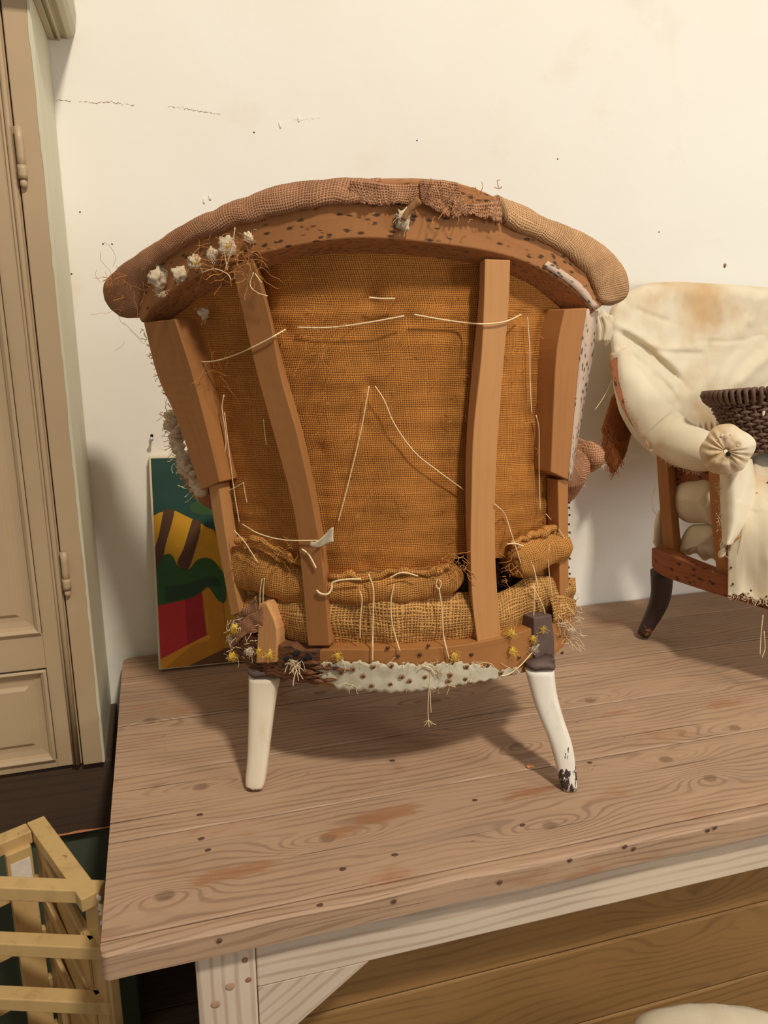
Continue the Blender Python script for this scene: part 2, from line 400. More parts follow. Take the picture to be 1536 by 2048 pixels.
M_burlap = burlap('burlap_back', lin(196, 128, 60), lin(98, 50, 16), .0026)
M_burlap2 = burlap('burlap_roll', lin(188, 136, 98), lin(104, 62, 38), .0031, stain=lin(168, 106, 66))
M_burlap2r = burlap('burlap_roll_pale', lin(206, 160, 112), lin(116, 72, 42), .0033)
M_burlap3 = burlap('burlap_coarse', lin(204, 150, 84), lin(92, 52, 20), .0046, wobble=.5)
M_stuff = plain('horsehair', lin(70, 44, 28), .5, .9, 200, .002)
M_scroll = plain('dull_jute', lin(150, 104, 62), .3, .95, 120)
M_twine = plain('twine', lin(236, 208, 158), .12, .8, 200)
M_jute = plain('jute_thread', lin(190, 128, 66), .25, .9, 100)
M_cotton = plain('cotton_wadding', lin(214, 190, 154), .22, .95, 160, .003)  # shade on the tufts put into the colour: cotton toned down from white
M_yellow = plain('yellow_fibre', lin(226, 186, 78), .25, .95, 150, .001)
M_strip = cloth('cloth_strip', lin(208, 196, 164), lin(176, 150, 112), .5, 26)
M_white = paint('white_leg_paint', lin(230, 218, 196), lin(66, 50, 44), .70, 60, zgrad=(.0, .10, .25), streak=True, grime=lin(200, 178, 142))
M_white2 = paint('left_leg_paint', lin(220, 202, 172), lin(120, 90, 70), .76, 60, zgrad=(.0, .012, .30), streak=True, grime=lin(200, 176, 138))  # left leg only: darker base than the right leg, fewer chips
M_black = plain('old_black_paint', lin(98, 78, 68), .4, .6, 60)
M_iron = plain('rusty_tack', lin(84, 56, 42), .4, .5, 300, metallic=.4)
M_rust = plain('rust_mark', lin(146, 106, 70), .3, .9, 200)
M_wall = None
M_cream = cloth('cream_calico', lin(232, 216, 182), lin(210, 168, 114), .9, 5)
M_cream2 = cloth('pale_calico', lin(226, 208, 172), lin(200, 168, 120), .4, 7)
M_fur = plain('brown_coir', lin(136, 76, 34), .35, .95, 300, .003)
M_wicker = plain('brown_wicker', lin(102, 74, 56), .35, .55, 90, .0005)
M_cup = paint('drab_cupboard_paint', lin(186, 158, 120), lin(120, 90, 60), .78, 40, rough=.4)
M_cupside = paint('pale_green_paint', lin(208, 200, 168), lin(150, 130, 100), .8, 40, rough=.4)
M_cornice = paint('grey_green_paint', lin(184, 172, 140), lin(120, 100, 70), .8, 40, rough=.4)
M_yel = paint('yellow_cream_paint', lin(208, 172, 112), lin(150, 104, 66), .69, 30, rough=.45, grime=lin(160, 126, 78))
M_flake = plain('bare_white_undercoat', lin(232, 218, 196), .2, .8, 120)
M_green = plain('dark_green_paint', lin(82, 88, 68), .25, .5, 12)
M_dark = plain('black_dirt', lin(30, 24, 20), .3, .9, 60)
M_bone = plain('screw_metal', lin(210, 210, 210), .1, .35, 100, metallic=.6)
M_rustnail = plain('old_nail', lin(92, 66, 50), .4, .7, 300)
M_peg = plain('peg_end', lin(176, 140, 108), .15, .8, 200)
M_chip = plain('orange_chip', lin(226, 150, 100), .2, .7, 200)

def wall_mat():
    m = NT('cream_plaster'); tc = m.n('ShaderNodeTexCoord'); ob = tc.outputs['Object']
    a = m.noise(ob, 1.3, 4, .55); b = m.noise(ob, 7, 5, .6); c = m.noise(ob, 40, 3)
    col = m.mix(m.ramp(a, .3, .7), lin(240, 233, 216), lin(234, 224, 204))
    col = m.mix(m.math('MULTIPLY', m.ramp(b, .55, .75), .35), col, lin(226, 208, 176))
    h = m.math('ADD', m.math('MULTIPLY', b, 1.0), m.math('MULTIPLY', c, .12))
    return m.done(col, .75, h, .004, .35, .25)
M_wall = wall_mat()

# ================================================================== room
def structure(o): o['kind'] = 'structure'; return o
YW = 1.482
wl = structure(box('wall_back', (-1.6, YW, -.02), (3.4, YW+.12, 2.7), M_wall, None, 0, 0))
fl = structure(box('floor', (-1.6, -2.2, -.06), (3.4, YW, 0), M_floor, None, 0, 0))
for i in range(9):
    y0 = .05+i*.16
    box('floorboard', (-1.55, y0+.002, 0), (1.6, y0+.158, .006), M_floor, fl, 0, .001)
# cracks, nail holes, bumps in the plaster
def wallpt(x, y, d=.0004): p = ony(x, y, YW); p[1] = YW-d; return p
def crack(pts, w, seed):
    P = resample(pts, 60); V = []; rnd = random.Random(seed)
    for i, q in enumerate(P):
        a = wallpt(q[0], q[1]+rnd.gauss(0, 1.2)); ww = max(0.00003, w*rnd.uniform(-.4, 1.0))
        V += [a+np.array([0, 0, ww]), a-np.array([0, 0, ww])]
    Fc = [(2*i, 2*i+1, 2*i+3, 2*i+2) for i in range(59)]
    mesh('crack', V, Fc, M_rust, wl, smooth=False)
crack([(113, 200), (150, 202), (190, 206), (212, 204), (268, 211)], .0007, 1)
crack([(334, 213), (360, 216), (400, 223), (448, 228)], .0006, 2)
crack([(588, 240), (640, 237)], .0003, 5)
for q in [(160, 424), (206, 488), (224, 488), (834, 281), (508, 265), (1318, 464), (1115, 318), (143, 548)]:
    p = wallpt(*q, .0002); V, Fc = blob_geo(p, .0016, q[0], .3, 1, squash=(1, .25, 1)); mesh('nail_hole', V, Fc, M_dark, wl)
V, Fc = blob_geo(wallpt(1449, 531, .001), .005, 3, .5, 2, squash=(.7, .3, 1)); mesh('plaster_chip', V, Fc, M_rust, wl)
for q in [(560, 250), (598, 238), (420, 395), (408, 402)]:
    V, Fc = blob_geo(wallpt(*q, .0005), .004, q[0], .5, 2, squash=(.6, .3, 1.4)); mesh('plaster_lump', V, Fc, M_wall, wl)
pk = ony(303, 876, YW); hk = empty('wall_screw', (pk[0], YW, pk[2]), 'small white screw hook in the wall above the painting', 'screw')
tube('shank', [pk+np.array([0, 0, 0]), pk+np.array([0, -.012, 0]), pk+np.array([0, -.02, .001])], .002, M_bone, hk, 10)
V, Fc = blob_geo(pk+np.array([0, -.021, .001]), .0042, 2, .1, 2, squash=(1, .6, 1)); mesh('screw_head', V, Fc, M_bone, hk)
V, Fc = blob_geo(pk+np.array([.001, -.012, .006]), .003, 4, .2, 2); mesh('dark_plug', V, Fc, M_dark, hk)

# ================================================================== table
tb = empty('workbench', (.9, 1.1, 0), 'long scrubbed pine plank table carrying both stripped armchairs', 'table')
XL, XR = -.098, 2.15
seam = [.7225, .7445, .9095, 1.055, 1.2055, 1.355, 1.473]
def plank(y0, y1, corner=None):
    n = 70; xs = np.r_[XL+.018*np.array([0, .02, .08, .18, .32, .5, .72]), np.linspace(XL+.018, .9, n), np.linspace(.95, XR, 12)]
    g = .0013
    def w(x, s): return .0007*mnoise.noise(Vector((x*9, s*13, 0)))+.0004*mnoise.noise(Vector((x*40, s*7, 3)))
    rings = []
    r = random.Random(int(y0*1000)); dz = r.uniform(-.0009, .0006)
    for x in xs:
        a, b = y0+g+w(x, y0), y1-g+w(x, y1)
        if corner == 'back' and x < XL+.018: b -= .018-math.sqrt(max(0, .018**2-(XL+.018-x)**2))
        if corner == 'front' and x < XL+.008: a += .008-math.sqrt(max(0, .008**2-(XL+.008-x)**2))
        zz = ZT+dz
        e = .0022
        nick = 0
        if corner == 'front': e = .0045+.0025*mnoise.noise(Vector((x*14, 1, 0))); nick = max(0, mnoise.noise(Vector((x*5, 8, 2)))-.25)*.008
        rings.append(np.array([[x, a+nick*.4, ZT-.034], [x, a+nick, zz-e], [x, a+e*.8+nick, zz-.0004], [x, (a+b)/2, zz-.0006*abs(mnoise.noise(Vector((x*3, y0*9, 0))))], [x, b-.002, zz-.0003], [x, b, zz-.002], [x, b, ZT-.034]]))
    V, Fc, uv = loft(rings)
    uv[:, 0] = V[:, 0]; uv[:, 1] = V[:, 1]+V[:, 2]
    return mesh('plank', V, Fc, M_table, tb, smooth=False, uv=uv)
for i in range(len(seam)-1):
    plank(seam[i], seam[i+1], 'front' if i == 0 else ('back' if i == 5 else None))
YF = .745
box('leg', (-.002, YF, 0), (.066, YF+.07, ZT-.034), M_apron, tb, 2, .003)
box('leg', (.0, 1.36, 0), (.066, 1.43, ZT-.034), M_apron, tb, 2, .003)
box('leg', (1.98, YF, 0), (2.05, YF+.07, ZT-.034), M_apron, tb, 2, .003)
box('leg', (1.98, 1.36, 0), (2.05, 1.43, ZT-.034), M_apron, tb, 2, .003)
box('apron', (.0665, YF+.001, .608), (1.98, YF+.026, ZT-.034), M_apron, tb, 0, .002)
box('apron', (.01, YF+.07, .608), (.035, 1.36, ZT-.034), M_apron, tb, 1, .002)
# corner brace
bz = [(.067, .6075), (.2035, .6075), (.203-.29, .6075-.222)]
V = np.array([[x, YF+dy, z] for dy in (.002, .024) for x, z in [(.067, .6075), (.2035, .6075), (.067, .6075-.104)]])
# a wide diagonal board: the visible part is bounded by post, apron and its lower edge
board('corner_brace', V, [(0, 1, 2), (5, 4, 3), (0, 3, 4, 1), (1, 4, 5, 2), (2, 5, 3, 0)], (.8, 0, .62), M_apron, tb, .001)
# recessed boards between the legs
for z0, z1 in [(.46, .6075), (.315, .457), (.17, .312), (.03, .167)]:
    box('back_board', (.035, .825, z0), (1.99, .845, z1), M_panel, tb, 0, .003)
for q, r in [((460, 1973), .006), ((431, 2008), .006), ((490, 1920), .004), ((497, 1960), .004)]:
    p = ony(*q, YF); V, Fc = blob_geo(p, r, q[0], .12, 2, squash=(1, .12, 1)); mesh('peg', V, Fc, M_rust if r < .005 else M_peg, tb)
for q in [(439, 1881), (788, 1802), (1000, 1764), (1140, 1720), (1250, 1693), (1268, 1697), (1416, 1660), (1430, 1655)]:
    p = ony(*q, .7225); p[1] = .722; V, Fc = blob_geo(p, .0030, q[0], .3, 2, squash=(1.1, .3, .9)); mesh('nail_head', V, Fc, M_rustnail, tb)
for q in [(950, 1600), (1045, 1650), (785, 1521), (400, 1629), (403, 1677), (415, 1700), (790, 1709), (686, 1738), (640, 1810), (1180, 1525)]:
    p = onz(*q, ZT); V, Fc = blob_geo(p, .0027, q[0], .4, 2, squash=(1.5, 1, .14)); mesh('nail_head', V, Fc, M_rustnail, tb)
p = onz(1060, 1532, ZT+.001); V, Fc = blob_geo(p, .006, 4, .4, 2, squash=(1.1, .8, .25))
o = mesh('wood_chip', V, Fc, M_chip, None); o['label'] = 'small orange wood chip lying on the table near the right white leg'; o['category'] = 'wood chip'

# ================================================================== stripped armchair (seen from behind)
CH = np.append(AX[:2]*.02+BX[:2]*1.1, ZT)
ch = empty('armchair', CH, 'large tub armchair seen from behind, stripped to burlap and bare wood, on white legs', 'armchair')

# --- top rail
T = dict(low=[(283, 645), (309, 609), (375, 562), (461, 526), (610, 488), (740, 476), (908, 491), (1013, 511), (1084, 539), (1150, 582), (1187, 624)],
         up=[(262, 603), (288, 556), (338, 490), (430, 436), (605, 380), (740, 363), (925, 370), (1050, 428), (1130, 474), (1200, 530), (1222, 596)],
         und=[(325, 652), (352, 632), (399, 597), (469, 568), (610, 519), (740, 508), (905, 522), (1021, 554), (1078, 583), (1123, 617), (1158, 645)])
n = 60
lo = S(resample(T['low'], n)); up = S(resample(T['up'], n), .004); un = S(resample(T['und'], n), .038); ub = up+inward(up)*.045
midf = (lo*.45+up*.55)-inward(lo)*.0015
rings = [np.array([lo[i], midf[i], up[i], up[i]*.5+ub[i]*.5+np.array([0, 0, .006]), ub[i], un[i]]) for i in range(n)]
V, Fc, uv = loft(rings); rail = mesh('top_rail', V, Fc, M_tacked, ch, smooth=False, uv=uv, bevel=.0015)
# pale strip with tack holes on the right end of the rail
st = [(1085, 533), (1110, 548), (1150, 578), (1187, 618)]; st2 = [(1096, 522), (1124, 540), (1164, 570), (1196, 612)]
A_ = S(resample(st, 24), -.0012); B_ = S(resample(st2, 24), -.0012)
V = np.vstack([A_, B_]); Fc = [(i, i+1, 25+i, 24+i) for i in range(23)]; L_ = np.linspace(0, .09, 24)
mesh('glue_strip', V, Fc, M_tackedp, rail, uv=np.vstack([np.c_[L_, 0*L_], np.c_[L_, 0*L_+.009]]), solid=.001, label='pale strip riddled with tack holes')

# --- burlap roll over the top
def roll(name, pairs, mat, n, front=.010, back=.055, lump=.003, seed=0, ends=(True, True), **kw):
    O = resample([p[0] for p in pairs], n); I = resample([p[1] for p in pairs], n)
    Po = S(O, .018); Pi = S(I, -.002); k = 18; rings = []
    for i in range(n):
        c = (Po[i]+Pi[i])/2; r1 = (Po[i]-Pi[i])/2; iw = inward(c)[0]; t = i/(n-1); sc = 1.0
        if ends[0]: sc *= math.sqrt(max(0.02, 1-max(0, 1-t/.035)**2))
        if ends[1]: sc *= math.sqrt(max(0.02, 1-max(0, 1-(1-t)/.05)**2))
        ring = []
        for j in range(k):
            a = 2*math.pi*j/k; s_ = math.sin(a)
            p = c+sc*(math.cos(a)*r1+iw*(s_*(back if s_ > 0 else front)))
            p = p+(p-c)/max(1e-6, np.linalg.norm(p-c))*lump*(nz(p, 26, seed)+.5*nz(p, 70, seed+3))
            ring.append(p)
        rings.append(np.array(ring))
    V, Fc, uv = loft(rings)
    return mesh(name, V, Fc, mat, ch, uv=uv, **kw)
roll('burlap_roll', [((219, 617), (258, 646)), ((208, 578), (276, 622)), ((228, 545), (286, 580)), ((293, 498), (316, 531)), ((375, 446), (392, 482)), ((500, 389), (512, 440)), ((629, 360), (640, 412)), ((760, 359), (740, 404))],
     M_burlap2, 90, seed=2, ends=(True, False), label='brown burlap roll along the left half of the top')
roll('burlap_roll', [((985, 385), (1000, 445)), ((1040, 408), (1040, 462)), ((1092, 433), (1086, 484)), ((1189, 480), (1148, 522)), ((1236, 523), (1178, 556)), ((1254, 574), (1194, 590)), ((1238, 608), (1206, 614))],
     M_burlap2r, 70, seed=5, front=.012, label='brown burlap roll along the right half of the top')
# ragged burlap rags across the middle of the rail
def rag(top, bot, nu, nv, mat, off, seed, amp=.003, ragged=8, name='burlap_rag', parent=None, thick=.0008):
    tp = resample(top, nu); bt = resample(bot, nu); rnd = random.Random(seed)
    jag = [ragged*(.8*mnoise.noise(Vector((i*.35, seed, 0)))+rnd.uniform(-.35, .35)) for i in range(nu)]
    def f(u, v):
        i = int(round(u*(nu-1))); a = tp[i]; b = bt[i]+np.array([0, jag[i]]); q = a+(b-a)*v
        p = S([q], off)[0]; iw = inward(p)[0]
        return p-iw*amp*(.4+nz(p, 55, seed)+.6*nz(p, 120, seed+2))
    return grid(name, f, nu, nv, mat, parent or ch, solid=thick)
rag([(700, 360), (780, 368), (850, 368)], [(700, 404), (770, 410), (850, 402)], 70, 8, M_burlap2, -.004, 3)
rag([(838, 362), (880, 361), (915, 366)], [(842, 405), (900, 435), (935, 432)], 60, 12, M_burlap2, -.006, 9, .004)
rag([(905, 400), (950, 408), (1000, 396)], [(900, 430), (950, 432), (1005, 447)], 60, 10, M_burlap2, -.006, 11, .004)
tailp = S(resample([(838, 400), (825, 412), (812, 428), (807, 440)], 10), -.010)
tube('burlap_tail', tailp, [.005, .005, .004, .004, .004, .003, .003, .003, .003, .003], M_scroll, ch, 8)
def tuft(px, r, mat, name, off=-.006, seed=0, sq=(1, 1, 1), fuzz=12, flen=.012, parent=None):
    c = S([px], off)[0]; b = Bag()
    V, Fc = blob_geo(c, r, seed, .75, 3, 2.3, sq); b.add(V, Fc)
    rnd = random.Random(seed)
    for _ in range(fuzz):
        d = np.array([rnd.gauss(0, 1), rnd.gauss(0, 1)-.8, rnd.gauss(0, 1)]); d /= np.linalg.norm(d)
        V, Fc, _u = tube_geo(strand(c+d*r*.5, d, flen*rnd.uniform(.5, 1.5), 1.6, 9), .00026, 3, False); b.add(V, Fc)
    return b.build(name, mat, parent or ch)
for i, (q, r, s) in enumerate([((322, 553), .012, (1.2, .7, 1)), ((322, 584), .007, (1, .7, 1)), ((363, 549), .009, (1, .7, 1)), ((391, 524), .008, (1, .7, 1)), ((424, 509), .007, (1, .7, 1)), ((456, 493), .010, (1, .5, 1.1)), ((497, 474), .005, (1, .7, 1)), ((807, 440), .008, (.9, .8, 1.4)), ((407, 627), .006, (1, .5, 1))]):
    tuft(q, r, M_cotton, 'cotton_tuft', -.004 if i < 8 else .024, i*7+1, (s[0], s[1]*.7, s[2]), 18, .012)
for q in [(456, 492), (391, 526)]:
    V, Fc = blob_geo(S([q], -.012)[0], .0028, q[0], .3, 1); mesh('tack', V, Fc, M_yellow, ch)

# --- burlap back panel
Lb = [(330, 640), (365, 740), (400, 870), (425, 970), (445, 1060), (470, 1160)]
Rb = [(1150, 610), (1138, 740), (1122, 870), (1122, 970), (1124, 1060), (1126, 1130)]
def back_panel():
    nv, nu = 96, 120
    ys = np.linspace(480, 1150, nv)
    Lx = np.interp(ys, [p[1] for p in Lb], [p[0] for p in Lb]); Rx = np.interp(ys, [p[1] for p in Rb], [p[0] for p in Rb])
    Lx = np.where(ys < 640, np.interp(ys, [480, 640], [420, 330]), Lx); Rx = np.where(ys < 610, np.interp(ys, [480, 610], [1010, 1150]), Rx)
    px = np.array([(Lx[j]+(Rx[j]-Lx[j])*i/(nu-1), ys[j]) for j in range(nv) for i in range(nu)])
    off = np.full(len(px), .032)
    lat = np.interp(px[:, 0], [400, 500, 560, 700, 940, 985, 1040, 1120], [.006, .004, -.002, .004, .002, -.002, .002, .006])
    P = S(px, off+lat)
    iw = inward(P)
    d = np.array([.0018*mnoise.noise(Vector((p[0]*6, p[1]*6, p[2]*75)))+.0025*nz(p, 12, 4) for p in P])
    # shallow folds: a long dip down the middle and creases near the lower corners
    x, y = px[:, 0], px[:, 1]
    d += .004*np.exp(-((x-745)/26)**2)*np.clip((y-480)/100, 0, 1)*.6
    d += .003*np.exp(-((x-640-(y-1000)*.1)/20)**2)*np.clip((y-800)/200, 0, 1)
    d -= .0035*np.exp(-((y-1105-(x-780)*.03)/14)**2)*.6
    for (cx, cy) in [(738, 772), (818, 633), (745, 597), (1042, 632), (570, 660), (725, 850), (640, 900), (1063, 828), (735, 1130)]:
        d += .004*np.exp(-(((x-cx)**2+(y-cy)**2)/14**2))
    P = P+iw*d[:, None]
    V = P.reshape(nv, nu, 3)
    du = np.concatenate([np.zeros((nv, 1)), np.cumsum(np.linalg.norm(np.diff(V, axis=1), axis=2), 1)], 1); du -= du[:, nu//2:nu//2+1]
    dv = np.concatenate([np.zeros((1, nu)), np.cumsum(np.linalg.norm(np.diff(V, axis=0), axis=2), 0)], 0)[:, nu//2:nu//2+1]
    uv = np.stack([du, np.repeat(dv, nu, 1)], 2).reshape(-1, 2)
    Fc = [(j*nu+i, j*nu+i+1, (j+1)*nu+i+1, (j+1)*nu+i) for j in range(nv-1) for i in range(nu-1)]
    # torn away corner low right of the right slat
    def torn(f):
        c = px[list(f)].mean(0); return c[1] > 1112+6*math.sin(c[0]*.21) and 905 < c[0] < 1030
    Fc = [f for f in Fc if not torn(f)]
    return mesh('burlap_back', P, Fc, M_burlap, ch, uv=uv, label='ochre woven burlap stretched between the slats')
back_panel()

# --- rolls of burlap at the foot of the back
def sausage(name, top, bot, mat, n, off, bulge, seed, lump=.004, ends=(True, True), lab=None):
    tp = resample(top, n); bt = resample(bot, n); Pt = S(tp, off); Pb = S(bt, off); k = 20; rings = []
    for i in range(n):
        c = (Pt[i]+Pb[i])/2; r1 = (Pt[i]-Pb[i])/2; iw = inward(c)[0]; t = i/(n-1); sc = 1.0
        if ends[0]: sc *= math.sqrt(max(.04, 1-max(0, 1-t/.10)**2))
        if ends[1]: sc *= math.sqrt(max(.04, 1-max(0, 1-(1-t)/.10)**2))
        ring = []
        for j in range(k):
            a = 2*math.pi*j/k
            p = c+sc*(math.cos(a)*r1+iw*math.sin(a)*bulge)
            p = p+(p-c)/max(1e-6, np.linalg.norm(p-c))*lump*(nz(p, 30, seed)+.6*nz(p, 80, seed+4))
            ring.append(p)
        rings.append(np.array(ring))
    V, Fc, uv = loft(rings)
    return mesh(name, V, Fc, mat, ch, uv=uv, label=lab)
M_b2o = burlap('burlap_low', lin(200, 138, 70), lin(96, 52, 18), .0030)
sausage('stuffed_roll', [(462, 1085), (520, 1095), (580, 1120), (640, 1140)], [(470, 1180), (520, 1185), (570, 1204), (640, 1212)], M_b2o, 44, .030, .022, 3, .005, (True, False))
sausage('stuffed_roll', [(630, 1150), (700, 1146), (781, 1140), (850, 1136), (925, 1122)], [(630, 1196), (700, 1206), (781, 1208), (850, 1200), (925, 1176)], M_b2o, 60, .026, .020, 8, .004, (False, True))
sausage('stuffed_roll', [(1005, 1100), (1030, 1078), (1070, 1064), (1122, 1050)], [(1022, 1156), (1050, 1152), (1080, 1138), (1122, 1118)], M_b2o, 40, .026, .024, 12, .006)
# twisted seam where back panel meets the roll
for pts, w in [([(470, 1085), (520, 1080), (560, 1105), (612, 1130)], .007), ([(655, 1158), (690, 1150), (740, 1156), (790, 1142), (850, 1146), (905, 1130)], .006), ([(1020, 1092), (1060, 1072), (1110, 1056)], .007)]:
    q = resample(pts, 40); P = S(q, .012)
    for i in range(len(P)): P[i] += .004*np.array([nz(P[i], 90, 1), nz(P[i], 90, 2), nz(P[i], 90, 3)])
    r = [w*(.75+.5*nz(p, 70, 6)) for p in P]; r[0] = r[-1] = .001
    V, Fc, uv = tube_geo(P, np.array(r), 10); mesh('gathered_seam', V, Fc, M_b2o, ch, uv=uv)

# --- dark stuffing behind and the coarse burlap of the seat
def cav(u, v):
    x = 500+u*(1115-500); y = 1060+v*215
    p = S([(x, y)], .065)[0]; return p+.006*np.array([0, nz(p, 40, 2), nz(p, 40, 6)])
grid('horsehair_stuffing', cav, 50, 24, M_stuff, ch, label='dark horsehair stuffing')
def seatb(u, v):
    x = 470+u*(1150-470); yt = 1195-12*math.sin(u*3.0)+(-38 if x > 1000 else 0)*min(1, max(0, (x-1000)/60))
    yb = np.interp(x, [470, 600, 780, 900, 1000, 1070, 1150], [1262, 1300, 1306, 1302, 1282, 1262, 1205])
    yt = min(yt, yb-50); y = yt+(yb-yt)*v
    o_ = .030-.018*math.sin(math.pi*min(1, v*1.05))**.7-.006*abs(math.sin(x*.018))
    p = S([(x, y)], o_)[0]; return p+inward(p)[0]*(.0045*nz(p, 24, 3)+.002*nz(p, 60, 8))
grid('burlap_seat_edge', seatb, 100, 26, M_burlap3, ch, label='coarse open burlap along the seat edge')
b = Bag()
for _ in range(260):
    q = (random.uniform(905, 1040), random.uniform(1112, 1195)); p = S([q], .05)[0]
    V, Fc, u_ = tube_geo(strand(p, (random.gauss(0, 1), random.gauss(0, .5), random.gauss(0, 1)), random.uniform(.02, .05), 1.3, 9), .0004, 3, False); b.add(V, Fc)
for _ in range(120):
    q = (random.uniform(640, 930), random.uniform(1190, 1215)); p = S([q], .045)[0]
    V, Fc, u_ = tube_geo(strand(p, (random.gauss(0, 1), 0, random.gauss(0, .5)), random.uniform(.01, .03), 1.3, 6), .0004, 3, False); b.add(V, Fc)
b.build('loose_horsehair', M_stuff, ch, kind='stuff', label='tangle of dark horsehair showing through the tear')

# --- slats
def slat(fl, fr, sd, inner, off=.0, depth=.022, name='back_slat', mat=None, n=26, lab=None):
    a = S(resample(fl, n), off); b_ = S(resample(fr, n), off); c = S(resample(sd, n), off+depth)
    d = (a if inner == 'right' else a)+inward(a)*depth
    R = [a, b_, c, d] if True else None
    return beam(name, R, n, mat or M_chairwood, ch, .0012, label=lab)
slat([(463, 532), (481, 609), (514, 750), (547, 869), (585, 1014), (601, 1127), (616, 1292)],
     [(505, 515), (539, 632), (561, 750), (595, 869), (627, 1014), (645, 1127), (660, 1292)],
     [(524, 550), (545, 640), (575, 755), (608, 869), (638, 1014), (658, 1143), (672, 1276)], 'right', lab='left curved slat of the chair back')
# right slat: visible side is on its left
nS = 26
fl = S(resample([(970, 518), (968, 593), (963, 711), (947, 861), (943, 983), (941, 1104), (945, 1205), (955, 1284)], nS)); fr = S(resample([(1021, 520), (1018, 610), (1009, 711), (997, 861), (991, 983), (991, 1104), (995, 1184), (1003, 1274)], nS))
sl = S(resample([(959, 524), (957, 600), (946, 711), (933, 861), (930, 983), (933, 1104), (937, 1184), (947, 1281)], nS), .022); br = fr+inward(fr)*.022
beam('back_slat', [fl, fr, br, sl], nS, M_chairwood2, ch, .0012, label='right curved slat of the chair back')
# --- side posts
def post(fl, fr, n, off, depth, mat, name, lab=None):
    a = S(resample(fl, n), off); b_ = S(resample(fr, n), off); return beam(name, [a, b_, b_+inward(b_)*depth, a+inward(a)*depth], n, mat, ch, .0012, label=lab)
post([(287, 645), (314, 750), (356, 846), (401, 981)], [(349, 638), (382, 740), (411, 846), (440, 964)], 18, -.002, .035, M_chairwood, 'side_post', 'left side post')
post([(1130, 619), (1114, 700), (1107, 820), (1102, 944)], [(1174, 616), (1161, 700), (1149, 820), (1137, 960)], 18, -.002, .035, M_chairwood, 'side_post', 'right side post')
# tacked outer face of the right post
a = S(resample([(1174, 617), (1161, 700), (1149, 820), (1137, 960)], 18), -.001); c = S(resample([(1196, 622), (1187, 700), (1165, 825), (1142, 964)], 18), .022)
V = np.vstack([a, c]); Fc = [(i, i+1, 19+i, 18+i) for i in range(17)]; L_ = np.linspace(0, .22, 18)
mesh('tacked_edge', V, Fc, M_tackedp, ch, uv=np.vstack([np.c_[L_, 0*L_], np.c_[L_, 0*L_+.022]]), solid=.001, label='pale outer edge full of tack holes')
post([(416, 968), (430, 1060), (447, 1150), (462, 1232)], [(437, 968), (450, 1060), (465, 1150), (480, 1226)], 14, .004, .02, M_chairwood2, 'lower_strut', 'left thin lower strut')
post([(1116, 960), (1118, 1060), (1120, 1200)], [(1137, 958), (1137, 1060), (1138, 1200)], 14, .006, .02, M_chairwood, 'lower_strut', 'right thin lower strut')

# --- seat rail
n = 64
top = [(455, 1240), (480, 1262), (543, 1284), (614, 1299), (700, 1299), (781, 1299), (903, 1293), (1003, 1275), (1064, 1257), (1110, 1241), (1149, 1200)]
bot = [(462, 1296), (500, 1335), (559, 1356), (637, 1370), (720, 1380), (800, 1384), (900, 1376), (990, 1358), (1072, 1338), (1110, 1310), (1143, 1275)]
tp = S(resample(top, n), -.004); bt = S(resample(bot, n), -.004)
for i in range(n):
    x = resample(top, n)[i][0]
    if x < 660:       # gnawed splintered stretch on the left
        k = min(1, (660-x)/60); bt[i] += k*np.array([0, 0, .006*nz(bt[i], 90, 2)]); tp[i] += k*np.array([0, 0, .006*nz(tp[i], 70, 7)])
md = (tp+bt)/2
rings = [np.array([bt[i], md[i], tp[i], tp[i]+inward(tp[i])[0]*.026, bt[i]+inward(bt[i])[0]*.026]) for i in range(n)]
k0 = 17
V, Fc, uv = loft(rings[k0:]); sr = mesh('seat_rail', V, Fc, M_chairwood, ch, smooth=False, uv=uv, bevel=.0012)
V, Fc, uv = loft([r-inward(r)*(.003*nz(r[1], 80, 4)) for r in rings[:k0+1]]); mesh('splintered_rail', V, Fc, M_rotten, ch, smooth=False, uv=uv, bevel=.001, label='splintered worm-eaten left stretch of the seat rail')
for i in range(10):
    x = random.uniform(560, 660); y = random.uniform(1318, 1362); p = S([(x, y)], -.006)[0]; q = S([(x+random.uniform(18, 40), y+random.uniform(-2, 9))], -.008)[0]
    tube('splinter', [p, (p+q)/2-inward(p)[0]*.002, q], [.0025, .0035, .0006], M_rotten, ch, 6, 6)
# cloth strip along the lower edge with tacks
def cstrip(u, v):
    x = 640+u*(1040-640); yt = np.interp(x, [640, 701, 822, 931, 995, 1040], [1326, 1322, 1328, 1325, 1338, 1338])+3*math.sin(x*.19)+2*math.sin(x*.53)
    yb = np.interp(x, [640, 680, 781, 862, 963, 1040], [1352, 1378, 1384, 1379, 1362, 1346])+2*math.sin(x*.3)
    if u < .07: x += 9*math.sin(v*11)*(1-u/.07)
    p = S([(x, yt+(yb-yt)*v)], -.006)[0]; return p-inward(p)[0]*(.0018*(nz(p, 60, 4)+.6))
cs = grid('cloth_strip', cstrip, 90, 10, M_strip, ch, solid=.0008, label='greenish white frayed cloth strip with rusty tacks')
for (zx, zy) in [(155, 1600), (95, 1560), (215, 1580), (315, 1570), (265, 1615), (455, 1620), (405, 1565), (570, 1620), (495, 1640), (695, 1610), (685, 1640), (775, 1570), (770, 1630), (880, 1560), (945, 1600), (305, 1662), (400, 1655)]:
    p = S([(620+zx/2.477, 700+zy/2.477)], -.0085)[0]; V, Fc = blob_geo(p, .0030+.0014*((zx*7) % 10)/10, zx, .5, 2, squash=(1.15, .25, .9)); mesh('rust_mark', V, Fc, M_rust, cs)
    V, Fc = blob_geo(p-inward(p)[0]*.001, .0019, zx, .2, 1, squash=(1, .6, 1)); mesh('tack', V, Fc, M_iron, cs)
